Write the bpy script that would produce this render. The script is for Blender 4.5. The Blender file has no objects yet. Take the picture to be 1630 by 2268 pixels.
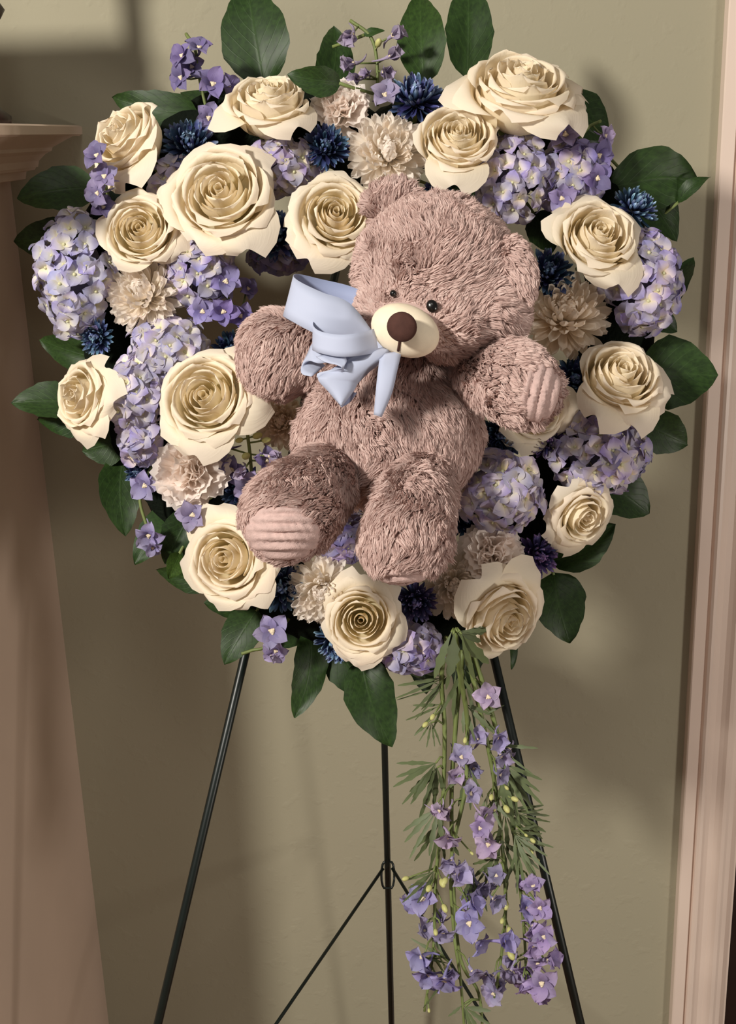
import bpy, math, random
import numpy as np
from mathutils import Vector, Matrix, kdtree
from mathutils.bvhtree import BVHTree

# ------------------------------------------------------------------ camera
W, H, FPX = 1630.0, 2268.0, 2650.0
CX, CY = W / 2, H / 2
CAM = Vector((0.0, 0.0, 1.40))
up_c = -Vector((267.0, -8336.0, FPX)).normalized()      # world up seen from the camera (right, up, forward)
fw_c = Vector((0, 0, 1)); fw_c = (fw_c - up_c * fw_c.dot(up_c)).normalized()
rt_c = Vector((fw_c.y * up_c.z - fw_c.z * up_c.y, fw_c.z * up_c.x - fw_c.x * up_c.z, fw_c.x * up_c.y - fw_c.y * up_c.x))
if rt_c.x < 0: rt_c = -rt_c
# rows: world axes in camera coordinates -> camera axes in world coordinates are the columns
R_ = Vector((rt_c.x, fw_c.x, up_c.x)).normalized()
U_ = Vector((rt_c.y, fw_c.y, up_c.y)).normalized()
F_ = Vector((rt_c.z, fw_c.z, up_c.z)).normalized()

scene = bpy.context.scene
col = scene.collection
cam_d = bpy.data.cameras.new('camera'); cam = bpy.data.objects.new('camera', cam_d); col.objects.link(cam)
cam_d.sensor_fit = 'VERTICAL'; cam_d.sensor_height = 24.0; cam_d.lens = FPX / H * 24.0
cam_d.clip_start = 0.02; cam_d.clip_end = 60
cam.matrix_world = Matrix(((R_.x, U_.x, -F_.x, CAM.x), (R_.y, U_.y, -F_.y, CAM.y), (R_.z, U_.z, -F_.z, CAM.z), (0, 0, 0, 1)))
scene.camera = cam

# ------------------------------------------------------------------ light
world = bpy.data.worlds.new('room_ambient'); scene.world = world; world.use_nodes = True
bg = world.node_tree.nodes['Background']; bg.inputs['Color'].default_value = (1.0, 0.93, 0.86, 1); bg.inputs['Strength'].default_value = 0.165
def lamp(name, loc, power, size, color):
    d = bpy.data.lights.new(name, 'POINT'); d.energy = power; d.shadow_soft_size = size; d.color = color
    o = bpy.data.objects.new(name, d); o.location = loc; col.objects.link(o); return o
lamp('floor_lamp_light', (-1.17, -0.30, 2.12), 178, 0.10, (1.0, 0.95, 0.86))
lamp('ceiling_light', (-0.10, -0.20, 2.40), 12, 0.14, (1.0, 0.95, 0.87))
lamp('table_lamp_light', (1.35, -0.05, 0.80), 34, 0.12, (1.0, 0.93, 0.84))
vs = scene.view_settings
vs.view_transform = 'Standard'; vs.look = 'None'; vs.exposure = 0.10; vs.gamma = 1.0; vs.use_curve_mapping = False

# ------------------------------------------------------------------ helpers
def ray(px, py): return F_ + R_ * ((px - CX) / FPX) - U_ * ((py - CY) / FPX)
def P(px, py, d): return CAM + ray(px, py) * d
def on_y(px, py, y):
    r = ray(px, py); return CAM + r * ((y - CAM.y) / r.y)
def on_x(px, py, x):
    r = ray(px, py); return CAM + r * ((x - CAM.x) / r.x)
def m(px, d=1.12): return px * d / FPX            # pixels to metres at a depth
WR = 1.15                                        # distance of the wreath plane

def lin(c):
    def f(v):
        v /= 255.0
        return v / 12.92 if v <= 0.04045 else ((v + 0.055) / 1.055) ** 2.4
    if isinstance(c, str): c = tuple(int(c[i:i + 2], 16) for i in (1, 3, 5))
    return (f(c[0]), f(c[1]), f(c[2]), 1.0)

def link(o, parent=None):
    col.objects.link(o)
    if parent is not None: o.parent = parent
    return o
def empty(name, mat=None, parent=None):
    o = bpy.data.objects.new(name, None); o.empty_display_size = 0.01
    if mat is not None: o.matrix_world = mat
    return link(o, parent)
def tag(o, label=None, cat=None, group=None, kind=None):
    if label: o['label'] = label
    if cat: o['category'] = cat
    if group: o['group'] = group
    if kind: o['kind'] = kind
    return o
def obj(name, me, parent=None, mat=None, color=None):
    o = bpy.data.objects.new(name, me)
    if mat is not None: o.matrix_local = mat
    if color is not None: o.color = color
    return link(o, parent)

def mesh(name, verts, faces, material=None, uvs=None, smooth=True):
    me = bpy.data.meshes.new(name)
    me.from_pydata([tuple(v) for v in verts], [], faces)
    if uvs is not None:
        l = me.uv_layers.new(name='UVMap')
        idx = np.empty(len(me.loops), dtype=np.int32); me.loops.foreach_get('vertex_index', idx)
        l.data.foreach_set('uv', np.asarray(uvs, dtype=np.float32)[idx].ravel())
    if smooth: me.polygons.foreach_set('use_smooth', [True] * len(me.polygons))
    if material: me.materials.append(material)
    me.update(); return me

def grid(nu, nv, fn, wrap=False):
    """fn(u,v) with u,v in 0..1 -> xyz ; returns verts, faces, uvs"""
    vs_, uv = [], []
    for j in range(nv):
        for i in range(nu):
            u, v = i / (nu - 1), j / (nv - 1)
            vs_.append(fn(u, v)); uv.append((u, v))
    fs = [(j * nu + i, j * nu + i + 1, (j + 1) * nu + i + 1, (j + 1) * nu + i) for j in range(nv - 1) for i in range(nu - 1)]
    return vs_, fs, uv

def tube(pts, rad, sides=8, close=True):
    """swept tube along a polyline; rad number or list"""
    pts = [Vector(p) for p in pts]; n = len(pts)
    if not hasattr(rad, '__len__'): rad = [rad] * n
    vs_, fs = [], []
    ref = None
    for i, p in enumerate(pts):
        t = (pts[min(i + 1, n - 1)] - pts[max(i - 1, 0)]).normalized()
        if ref is None:
            ref = t.orthogonal().normalized()
        ref = (ref - t * ref.dot(t)).normalized(); b = t.cross(ref)
        for k in range(sides):
            a = 2 * math.pi * k / sides
            vs_.append(p + (ref * math.cos(a) + b * math.sin(a)) * rad[i])
    for i in range(n - 1):
        for k in range(sides):
            k2 = (k + 1) % sides
            fs.append((i * sides + k, i * sides + k2, (i + 1) * sides + k2, (i + 1) * sides + k))
    if close:
        fs.append(tuple(range(sides - 1, -1, -1))); fs.append(tuple((n - 1) * sides + k for k in range(sides)))
    return vs_, fs

def catmull(pts, n):
    pts = [Vector(p) for p in pts]
    if len(pts) == 2: return [pts[0].lerp(pts[1], i / (n - 1)) for i in range(n)]
    q = [pts[0] * 2 - pts[1]] + pts + [pts[-1] * 2 - pts[-2]]
    out = []
    for i in range(n):
        s = i / (n - 1) * (len(pts) - 1); k = min(int(s), len(pts) - 2); t = s - k
        a, b, c, d = q[k], q[k + 1], q[k + 2], q[k + 3]
        out.append(0.5 * ((2 * b) + (c - a) * t + (2 * a - 5 * b + 4 * c - d) * t * t + (3 * b - a - 3 * c + d) * t ** 3))
    return out

def merge(*parts):
    V, Fc = [], []
    for v, f in parts:
        o = len(V); V += [tuple(x) for x in v]; Fc += [tuple(i + o for i in q) for q in f]
    return V, Fc
def boxvf(x0, x1, y0, y1, z0, z1):
    v = [(x0, y0, z0), (x1, y0, z0), (x1, y1, z0), (x0, y1, z0), (x0, y0, z1), (x1, y0, z1), (x1, y1, z1), (x0, y1, z1)]
    return v, [(0, 3, 2, 1), (4, 5, 6, 7), (0, 1, 5, 4), (1, 2, 6, 5), (2, 3, 7, 6), (3, 0, 4, 7)]
def spherevf(c, r, nu=16, nv=10):
    c = Vector(c); r = Vector((r, r, r)) if not hasattr(r, '__len__') else Vector(r)
    v = [c + Vector((0, 0, -r.z))]
    for j in range(1, nv):
        a = -math.pi / 2 + math.pi * j / nv
        for i in range(nu):
            b = 2 * math.pi * i / nu
            v.append(c + Vector((r.x * math.cos(a) * math.cos(b), r.y * math.cos(a) * math.sin(b), r.z * math.sin(a))))
    v.append(c + Vector((0, 0, r.z)))
    f = [(0, 1 + (i + 1) % nu, 1 + i) for i in range(nu)]
    for j in range(nv - 2):
        for i in range(nu):
            a = 1 + j * nu + i; b = 1 + j * nu + (i + 1) % nu
            f.append((a, b, b + nu, a + nu))
    L = len(v) - 1
    f += [(L, 1 + (nv - 2) * nu + i, 1 + (nv - 2) * nu + (i + 1) % nu) for i in range(nu)]
    return v, f

def frame(pos, a=0.0, b=0.0, spin=0.0):
    """matrix at pos whose local +Z faces the viewer, leaning a to the right and b up (as slopes)"""
    z = (-F_ + R_ * a + U_ * b).normalized()
    x = U_.cross(z).normalized(); y = z.cross(x)
    M = Matrix(((x.x, y.x, z.x, pos.x), (x.y, y.y, z.y, pos.y), (x.z, y.z, z.z, pos.z), (0, 0, 0, 1)))
    return M @ Matrix.Rotation(spin, 4, 'Z')
def align(pos, z, spin=0.0, s=1.0):
    z = Vector(z).normalized(); x = z.orthogonal().normalized(); y = z.cross(x)
    M = Matrix(((x.x, y.x, z.x, pos[0]), (x.y, y.y, z.y, pos[1]), (x.z, y.z, z.z, pos[2]), (0, 0, 0, 1)))
    return M @ Matrix.Rotation(spin, 4, 'Z') @ Matrix.Scale(s, 4)

# ------------------------------------------------------------------ materials
class NT:
    def __init__(s, name):
        s.m = bpy.data.materials.new(name); s.m.use_nodes = True; s.t = s.m.node_tree
        s.b = s.t.nodes['Principled BSDF']; s.out = s.t.nodes['Material Output']
    def n(s, typ, **kw):
        q = s.t.nodes.new(typ)
        for k, v in kw.items(): setattr(q, k, v)
        return q
    def l(s, a, b): s.t.links.new(a, b)
    def noise(s, scale, detail=3, coord='Object', dist=0.0):
        tc = s.n('ShaderNodeTexCoord'); nz = s.n('ShaderNodeTexNoise')
        nz.inputs['Scale'].default_value = scale; nz.inputs['Detail'].default_value = detail; nz.inputs['Distortion'].default_value = dist
        s.l(tc.outputs[coord], nz.inputs['Vector']); return nz
    def bump(s, h, strength, dist=0.002):
        bp = s.n('ShaderNodeBump'); bp.inputs['Strength'].default_value = strength; bp.inputs['Distance'].default_value = dist
        s.l(h, bp.inputs['Height']); s.l(bp.outputs['Normal'], s.b.inputs['Normal']); return bp
    def ramp(s, fac, stops):
        r = s.n('ShaderNodeValToRGB'); e = r.color_ramp.elements
        while len(e) < len(stops): e.new(0.5)
        for q, (p, c) in zip(e, stops): q.position = p; q.color = lin(c) if not (isinstance(c, tuple) and len(c) == 4) else c
        s.l(fac, r.inputs['Fac']); return r
    def mix(s, a, b, fac, mode='MIX'):
        q = s.n('ShaderNodeMix', data_type='RGBA', blend_type=mode)
        for sock, v in ((q.inputs['Factor'], fac), (q.inputs['A'], a), (q.inputs['B'], b)):
            if hasattr(v, 'links') or hasattr(v, 'is_linked'): s.l(v, sock)
            else: sock.default_value = v
        return q.outputs['Result']
    def base(s, out): s.l(out, s.b.inputs['Base Color'])
    def rough(s, r, spec=0.5):
        s.b.inputs['Roughness'].default_value = r; s.b.inputs['Specular IOR Level'].default_value = spec
    def translucent(s, colour, fac):
        tr = s.n('ShaderNodeBsdfTranslucent'); mx = s.n('ShaderNodeMixShader'); mx.inputs[0].default_value = fac
        s.l(colour, tr.inputs['Color']); s.l(s.b.outputs[0], mx.inputs[1]); s.l(tr.outputs[0], mx.inputs[2]); s.l(mx.outputs[0], s.out.inputs['Surface'])

def plain(name, c, rough=0.6, spec=0.4, var=0.0, scale=30, bump=0.0, bscale=200, bdist=0.001):
    k = NT(name); k.rough(rough, spec)
    nz = k.noise(scale)
    c0 = lin(c)
    lo = tuple(x * (1 - var) for x in c0[:3]) + (1,); hi = tuple(min(1, x * (1 + var)) for x in c0[:3]) + (1,)
    k.base(k.ramp(nz.outputs['Fac'], [(0.3, lo), (0.7, hi)]).outputs['Color'])
    if bump: k.bump(k.noise(bscale, 2).outputs['Fac'], bump, bdist)
    return k.m

def petal_mat(name, stops, trans=0.25, rough=0.6, hue=0.0, val=0.0, vein=0.15, sat=0.0, tint=True):
    """colour runs along the petal (uv v), shifted a little from one petal to the next"""
    k = NT(name); k.rough(rough, 0.25)
    uv = k.n('ShaderNodeUVMap'); sx = k.n('ShaderNodeSeparateXYZ'); k.l(uv.outputs[0], sx.inputs[0])
    c = k.ramp(sx.outputs['Y'], stops).outputs['Color']
    info = k.n('ShaderNodeObjectInfo')
    if tint: c = k.mix(c, info.outputs['Color'], 1.0, 'MULTIPLY')
    hs = k.n('ShaderNodeHueSaturation')
    mr = k.n('ShaderNodeMapRange'); mr.inputs['To Min'].default_value = 0.5 - hue; mr.inputs['To Max'].default_value = 0.5 + hue
    k.l(info.outputs['Random'], mr.inputs['Value']); k.l(mr.outputs[0], hs.inputs['Hue'])
    mul = k.n('ShaderNodeMath', operation='MULTIPLY'); mul.inputs[1].default_value = 7.31
    fr = k.n('ShaderNodeMath', operation='FRACT'); k.l(info.outputs['Random'], mul.inputs[0]); k.l(mul.outputs[0], fr.inputs[0])
    mv = k.n('ShaderNodeMapRange'); mv.inputs['To Min'].default_value = 1 - val; mv.inputs['To Max'].default_value = 1 + val
    k.l(fr.outputs[0], mv.inputs['Value']); k.l(mv.outputs[0], hs.inputs['Value'])
    ms = k.n('ShaderNodeMapRange'); ms.inputs['To Min'].default_value = 1 - sat; ms.inputs['To Max'].default_value = 1 + sat
    k.l(fr.outputs[0], ms.inputs['Value']); k.l(ms.outputs[0], hs.inputs['Saturation'])
    k.l(c, hs.inputs['Color']); c = hs.outputs['Color']
    k.base(c)
    if vein:
        wv = k.n('ShaderNodeTexNoise'); wv.inputs['Scale'].default_value = 5
        mp = k.n('ShaderNodeMapping'); mp.inputs['Scale'].default_value = (6, 0.8, 1); k.l(uv.outputs[0], mp.inputs[0]); k.l(mp.outputs[0], wv.inputs['Vector'])
        k.bump(wv.outputs['Fac'], vein, 0.002)
    k.translucent(c, trans)
    return k.m

M = {}
# wall: sage paint with orange-peel texture
k = NT('sage_wall_paint'); k.rough(0.75, 0.3)
k.base(k.ramp(k.noise(2.5, 4).outputs['Fac'], [(0.3, '#9E9882'), (0.7, '#A49D87')]).outputs['Color'])
n1 = k.noise(55, 3); n2 = k.noise(260, 2)
add = k.n('ShaderNodeMath', operation='MULTIPLY_ADD'); add.inputs[1].default_value = 0.35
k.l(n2.outputs['Fac'], add.inputs[0])
thr = k.ramp(n1.outputs['Fac'], [(0.56, (0, 0, 0, 1)), (0.72, (1, 1, 1, 1))]); k.l(thr.outputs['Color'], add.inputs[2])
k.bump(add.outputs[0], 0.22, 0.0014); M['wall'] = k.m
M['trim'] = plain('cream_trim_paint', '#E2CEC0', 0.42, 0.5, 0.03, 6, 0.05, 60)
M['mantel'] = plain('mantel_paint', '#D4BCAA', 0.5, 0.4, 0.05, 5, 0.06, 80)
M['floor'] = plain('brown_wood_floor', '#6A4A34', 0.45, 0.4, 0.25, 8)
M['dark_wood'] = plain('dark_brown_wood', '#2A1712', 0.4, 0.5, 0.2, 14)
M['foam'] = plain('dark_green_moss', '#10160F', 0.95, 0.1, 0.3, 40, 0.6, 300, 0.003)
M['wire'] = plain('dark_green_coated_wire', '#0B1512', 0.38, 0.5, 0.15, 60)
M['rose'] = petal_mat('rose_petal', [(0.0, '#EEE3BA'), (0.45, '#F9EDD3'), (1.0, '#FCF0E0')], 0.32, 0.55, 0.004, 0.04, 0.12)
M['mum'] = petal_mat('white_chrysanthemum_petal', [(0.0, '#FFF5E6'), (0.5, '#FFF7EC'), (1.0, '#FFF7EF')], 0.45, 0.6, 0.004, 0.06, 0.1)
M['carn'] = petal_mat('carnation_petal', [(0.0, '#FFF3E6'), (0.6, '#FFF5EC'), (1.0, '#FFF6F0')], 0.45, 0.65, 0.004, 0.05, 0.15)
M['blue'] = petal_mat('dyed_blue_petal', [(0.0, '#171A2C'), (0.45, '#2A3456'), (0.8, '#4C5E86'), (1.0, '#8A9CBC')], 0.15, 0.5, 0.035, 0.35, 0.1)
M['hyd'] = petal_mat('hydrangea_petal', [(0.0, '#DAD5B8'), (0.34, '#CFCAD6'), (0.7, '#B2ADD0'), (1.0, '#A8A3CC')], 0.3, 0.55, 0.018, 0.13, 0.2, 0.3)
M['hyd_eye'] = plain('hydrangea_eye', '#C9C6A0', 0.6, 0.3, 0.1, 60)
M['hyd_core'] = plain('hydrangea_stalks', '#6A6878', 0.8, 0.2, 0.3, 60)
M['delph'] = petal_mat('delphinium_petal', [(0.0, '#8E86AE'), (0.4, '#A29CC2'), (1.0, '#B0AACC')], 0.28, 0.55, 0.012, 0.14, 0.2, 0.1)
M['eye'] = plain('delphinium_bee', '#E3D2B4', 0.7, 0.3, 0.1, 80)
M['stem'] = plain('fresh_green_stem', '#6E7A45', 0.55, 0.4, 0.18, 40)
M['bud'] = plain('pale_green_bud', '#BDBB78', 0.5, 0.4, 0.12, 60)
M['palebud'] = petal_mat('pale_lilac_bud', [(0, '#A9A49C'), (0.5, '#B9B0BC'), (1, '#CFC8CC')], 0.2, 0.55, 0.01, 0.1, 0.1)
M['frond'] = plain('delphinium_leaf', '#586340', 0.55, 0.4, 0.2, 30)
# salal leaf: glossy dark green with paler veins along the uv
k = NT('salal_leaf'); k.rough(0.46, 0.3)
uv = k.n('ShaderNodeUVMap'); sx = k.n('ShaderNodeSeparateXYZ'); k.l(uv.outputs[0], sx.inputs[0])
su = k.n('ShaderNodeMath', operation='SUBTRACT'); su.inputs[1].default_value = 0.5; k.l(sx.outputs['X'], su.inputs[0])
ab = k.n('ShaderNodeMath', operation='ABSOLUTE'); k.l(su.outputs[0], ab.inputs[0])
sl = k.n('ShaderNodeMath', operation='MULTIPLY_ADD'); sl.inputs[1].default_value = -0.85; k.l(ab.outputs[0], sl.inputs[0]); k.l(sx.outputs['Y'], sl.inputs[2])
fq = k.n('ShaderNodeMath', operation='MULTIPLY'); fq.inputs[1].default_value = 44.0; k.l(sl.outputs[0], fq.inputs[0])
sn = k.n('ShaderNodeMath', operation='SINE'); k.l(fq.outputs[0], sn.inputs[0])
side = k.ramp(sn.outputs[0], [(0.90, (0, 0, 0, 1)), (1.0, (0.55, 0.55, 0.55, 1))])
mid = k.ramp(ab.outputs[0], [(0.0, (1, 1, 1, 1)), (0.03, (0, 0, 0, 1))])
vein = k.mix(side.outputs['Color'], mid.outputs['Color'], 1.0, 'ADD')
info = k.n('ShaderNodeObjectInfo')
g = k.ramp(k.noise(14, 3, 'Generated').outputs['Fac'], [(0.25, '#1E2F15'), (0.75, '#30481F')]).outputs['Color']
g = k.mix(g, info.outputs['Color'], 1.0, 'MULTIPLY')
bw = k.n('ShaderNodeRGBToBW'); k.l(vein, bw.inputs[0])
fm = k.n('ShaderNodeMath', operation='MULTIPLY'); fm.inputs[1].default_value = 0.16; k.l(bw.outputs[0], fm.inputs[0])
g = k.mix(g, lin('#4A6632'), fm.outputs[0]); k.base(g)
inv = k.n('ShaderNodeMath', operation='MULTIPLY'); inv.inputs[1].default_value = -1; k.l(bw.outputs[0], inv.inputs[0])
k.bump(inv.outputs[0], 0.18, 0.001); k.translucent(g, 0.08); M['leaf'] = k.m
# plush fur: every strand carries its own random value
k = NT('mauve_plush_fur'); k.rough(0.85, 0.15)
at = k.n('ShaderNodeAttribute', attribute_name='strand')
c = k.ramp(at.outputs['Fac'], [(0.0, '#C4A79F'), (0.5, '#D6BAB2'), (1.0, '#E8D0C8')]).outputs['Color']
k.base(c); k.b.inputs['Sheen Weight'].default_value = 0.25; k.b.inputs['Sheen Roughness'].default_value = 0.5
k.b.inputs['Sheen Tint'].default_value = lin('#E8D0C8'); k.translucent(c, 0.22); M['fur'] = k.m
M['cord'] = plain('ribbed_plush_pad', '#C4A8A2', 0.9, 0.15, 0.12, 180, 0.5, 900, 0.0008)
M['muzzle'] = plain('cream_velour', '#ECDDC4', 0.9, 0.15, 0.04, 120, 0.25, 1500, 0.0004)
M['nose'] = plain('brown_velour', '#4A302A', 0.85, 0.2, 0.15, 160, 0.3, 1500, 0.0004)
M['eyeblack'] = plain('black_eye', '#0A0808', 0.25, 0.6, 0.1, 50)
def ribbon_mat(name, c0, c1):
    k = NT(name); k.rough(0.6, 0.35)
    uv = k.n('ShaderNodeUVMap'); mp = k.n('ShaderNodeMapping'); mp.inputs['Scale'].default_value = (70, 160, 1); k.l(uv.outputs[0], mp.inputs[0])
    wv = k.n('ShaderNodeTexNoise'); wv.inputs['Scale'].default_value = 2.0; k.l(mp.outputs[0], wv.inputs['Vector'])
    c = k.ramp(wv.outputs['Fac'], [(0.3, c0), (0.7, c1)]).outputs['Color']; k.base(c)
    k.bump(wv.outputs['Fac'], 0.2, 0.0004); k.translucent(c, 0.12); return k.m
M['ribbon'] = ribbon_mat('light_blue_ribbon', '#B6BED8', '#C6CCE0')
M['ribbon_back_shade'] = ribbon_mat('light_blue_ribbon_reverse_shade', '#929DC2', '#A2ACCC')  # reverse coloured darker to stand in for shade inside the loops

# ------------------------------------------------------------------ the setting
WY = 1.45                                           # plane of the sage wall
xc0 = on_y(1523, 1500, WY).x                        # left edge of the door casing
x0 = on_y(93, 1000, WY).x                           # where the fireplace side meets the wall
x1 = on_y(183, 300, WY).x                           # end of the mantel shelf
CW = 0.080                                          # casing width
v, f = boxvf(-2.6, xc0 + CW * 0.9, WY, WY + 0.12, 0, 2.6)
tag(obj('wall_back', mesh('wall_back', v, f, M['wall'], smooth=False)), 'sage green textured wall behind the wreath', kind='structure')
v, f = boxvf(xc0 + CW * 0.9 + 0.95, 3.0, WY, WY + 0.12, 0, 2.6)
v2, f2 = boxvf(xc0 + CW * 0.9, xc0 + CW * 0.9 + 0.95, WY, WY + 0.12, 2.1, 2.6)
tag(obj('wall_right', mesh('wall_right', *merge((v, f), (v2, f2)), M['wall'], smooth=False)), 'sage green wall beyond the doorway', kind='structure')
v, f = boxvf(-2.6, 3.0, -2.6, 2.6, -0.05, 0.0)
tag(obj('floor', mesh('floor', v, f, M['floor'], smooth=False)), 'brown wooden floor', kind='structure')
# dark door standing in the opening, set back from the wall face
v, f = boxvf(xc0 + CW * 0.9 + 0.004, xc0 + CW * 0.9 + 0.946, WY + 0.05, WY + 0.09, 0.01, 2.095)
dr = tag(obj('door_1', mesh('door_1', v, f, M['dark_wood'], smooth=False)), 'dark brown door at the right edge', kind='structure')
for (za, zb) in ((0.25, 0.95), (1.1, 1.95)):
    for (xa, xb) in ((0.12, 0.43), (0.53, 0.84)):
        v, f = boxvf(xc0 + CW + xa, xc0 + CW + xb, WY + 0.042, WY + 0.05, za, zb)
        obj('door_panel', mesh('door_panel', v, f, M['dark_wood'], smooth=False), dr)
# moulded casing
prof = [(0, 0), (0, .0150), (.0015, .0165), (.0155, .0170), (.0165, .0125), (.0185, .0120), (.0200, .0170), (.0230, .0195), (.0270, .0190),
        (.0310, .0160), (.0370, .0130), (.0440, .0130), (.0490, .0160), (.0530, .0195), (.0580, .0200), (.0620, .0180), (.0680, .0175), (.0690, .0080), (.0800, .0075), (.0800, 0)]
def casing(name, xa, sgn, label):
    vs_, fs = [], []
    for z in (0.0, 2.10):
        for (a, b) in prof: vs_.append((xa + sgn * a, WY - b, z))
    n = len(prof)
    for i in range(n - 1): fs.append((i, i + 1, n + i + 1, n + i) if sgn > 0 else (i, n + i, n + i + 1, i + 1))
    fs.append(tuple(range(n))); fs.append(tuple(range(2 * n - 1, n - 1, -1)))
    tag(obj(name, mesh(name, vs_, fs, M['trim'], smooth=False)), label, kind='structure')
casing('trim_1', xc0, 1, 'cream moulded door casing at the right edge')
# baseboard
zb = on_y(815, 2268, WY).z - 0.06
v, f = merge(boxvf(x0, xc0, WY - 0.014, WY, 0, zb - 0.02), boxvf(x0, xc0, WY - 0.009, WY, zb - 0.02, zb))
tag(obj('baseboard_back', mesh('baseboard_back', v, f, M['trim'], smooth=False)), 'cream baseboard along the sage wall', kind='structure')

# fireplace surround with its mantel shelf
PD = 0.42
mant = empty('fireplace_mantel', Matrix.Translation((x0 - 0.6, WY - PD / 2, 0)))
tag(mant, 'cream painted fireplace mantel at the left edge of the picture', 'mantel')
mi = Matrix.Translation((-(x0 - 0.6), -(WY - PD / 2), 0))
def mpart(name, v, f): return obj(name, mesh(name, v, f, M['mantel'], smooth=False), mant, mi)
zt = on_y(150, 278, WY).z; zl = on_y(100, 397, WY).z
v, f = boxvf(x0 - 1.3, x0, WY - PD, WY, 0, zl + 0.01); mpart('side_panel', v, f)
def loft(rings):
    vs_, fs = [], []
    for (o, z) in rings:
        vs_ += [(x0 - 1.35, WY - PD - o, z), (x0 + o, WY - PD - o, z), (x0 + o, WY, z), (x0 - 1.35, WY, z)]
    for i in range(len(rings) - 1):
        for q in range(4):
            a, b = i * 4 + q, i * 4 + (q + 1) % 4; fs.append((a, b, b + 4, a + 4))
    fs.append((3, 2, 1, 0)); L = 4 * (len(rings) - 1); fs.append((L, L + 1, L + 2, L + 3)); return vs_, fs
ov = x1 - x0; hh = zt - zl
def zz(t): return zl + hh * t
mpart('lower_moulding', *loft([(0.012, zz(0.0)), (0.018, zz(0.02)), (0.020, zz(0.16)), (0.030, zz(0.19)), (0.032, zz(0.24))]))
mpart('cove_moulding', *loft([(0.034, zz(0.24)), (0.036, zz(0.36)), (0.044, zz(0.48)), (0.052, zz(0.54)), (0.053, zz(0.60)), (0.070, zz(0.74)), (0.078, zz(0.80))]))
mpart('shelf', *loft([(ov - 0.004, zz(0.80)), (ov, zz(0.83)), (ov, zz(0.97)), (ov - 0.004, zz(1.0))]))

# tall turned dark candlestick on the shelf, only its edge reaches into the picture
cp = on_y(-64, 22, 1.23)
zk = cp.z - zt
prof2 = [(0, .026), (.008, .026), (.014, .018), (.024, .011), (zk - .05, .010), (zk - .035, .016), (zk - .02, .014), (zk - .008, .026), (zk, .031), (zk + .008, .026), (zk + .016, .012),
         (zk + .10, .011), (zk + .12, .022), (zk + .128, .022), (zk + .13, .012), (zk + .25, .012)]
nn = 20
vs_ = [(r * math.cos(2 * math.pi * i / nn), r * math.sin(2 * math.pi * i / nn), z) for (z, r) in prof2 for i in range(nn)]
fs = [(j * nn + i, j * nn + (i + 1) % nn, (j + 1) * nn + (i + 1) % nn, (j + 1) * nn + i) for j in range(len(prof2) - 1) for i in range(nn)]
fs.append(tuple(range(nn - 1, -1, -1))); fs.append(tuple((len(prof2) - 1) * nn + i for i in range(nn)))
tag(obj('candlestick', mesh('candlestick', vs_, fs, M['dark_wood']), None, Matrix.Translation((cp.x, cp.y, zt))),
    'dark brown ornament on the mantel shelf, cut off by the picture edge', 'ornament')
# unseen box with a front disc, added on the shelf to shade the wall
ck = empty('shadow_caster_box', Matrix.Translation((x0 - .08, WY - .30, zt))); tag(ck, 'unseen dark box added on the mantel to cast the wall shadow', 'shadow caster')
v, f = merge(boxvf(-.10, .085, -.035, .035, 0, .02), boxvf(-.09, .075, -.03, .03, .02, .17), boxvf(-.10, .085, -.035, .035, .17, .185))
obj('case', mesh('caster_case', v, f, M['dark_wood'], smooth=False), ck)
v, f = tube([(-.0075, -.030, .095), (-.0075, -.034, .095)], .055, 28); obj('front_disc', mesh('front_disc', v, f, M['trim'], smooth=False), ck)

# ------------------------------------------------------------------ easel
apex = P(818, 285, 1.205)
ez = empty('wire_easel', Matrix.Translation((apex.x, apex.y, 0)))
tag(ez, 'dark green three-legged wire easel holding the wreath', 'easel')
ei = Matrix.Translation((-apex.x, -apex.y, 0))
def down(a, b):                                     # extend a line to the floor
    d = b - a; return a + d * (a.z / -d.z)
def rod(name, pts, r, sides=10): return obj(name, mesh(name, *tube(pts, r, sides), M['wire']), ez, ei)
LL = down(P(735, 590, 1.195), P(345, 2268, 1.195)); RL = down(P(1058, 1270, 1.195), P(1290, 2268, 1.195))
BL = down(apex, P(867, 2268, 1.665))
rod('front_leg', [apex, LL], 0.0045); rod('front_leg', [apex, RL], 0.0045); rod('back_leg', [apex + Vector((0, 0.006, 0)), BL], 0.0042)
def lerp_to(a, b, py):
    lo, hi = 0.0, 1.0
    for _ in range(40):
        t = (lo + hi) / 2; q = a.lerp(b, t) - CAM
        y = CY - q.dot(U_) / q.dot(F_) * FPX
        if y < py: lo = t
        else: hi = t
    return a.lerp(b, t)
J = lerp_to(apex, BL, 1935)
jl = LL.lerp(apex, 0.16); jr = RL.lerp(apex, 0.16)
def along(py_target, leg, pxy):                     # point on a front leg under the picture
    return leg.lerp(apex, 0.22)
rod('brace_wire', [J + Vector((-0.006, -0.006, 0.012)), along(0, LL, 0)], 0.0022, 8)
rod('brace_wire', [J + Vector((0.006, -0.006, 0.012)), along(0, RL, 0)], 0.0022, 8)
ring = [J + R_ * (0.0085 * math.cos(t)) * (1 if abs(math.cos(t)) > .3 else 1) + U_ * (0.017 * max(-1, min(1, 1.35 * math.sin(t)))) - F_ * 0.006 for t in [2 * math.pi * i / 20 for i in range(21)]]
rod('clip_loop', ring, 0.0016, 6)
rod('wreath_hook', [P(760, 1440, 1.195), P(760, 1440, 1.165), P(760, 1425, 1.15)], 0.003, 8)

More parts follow.
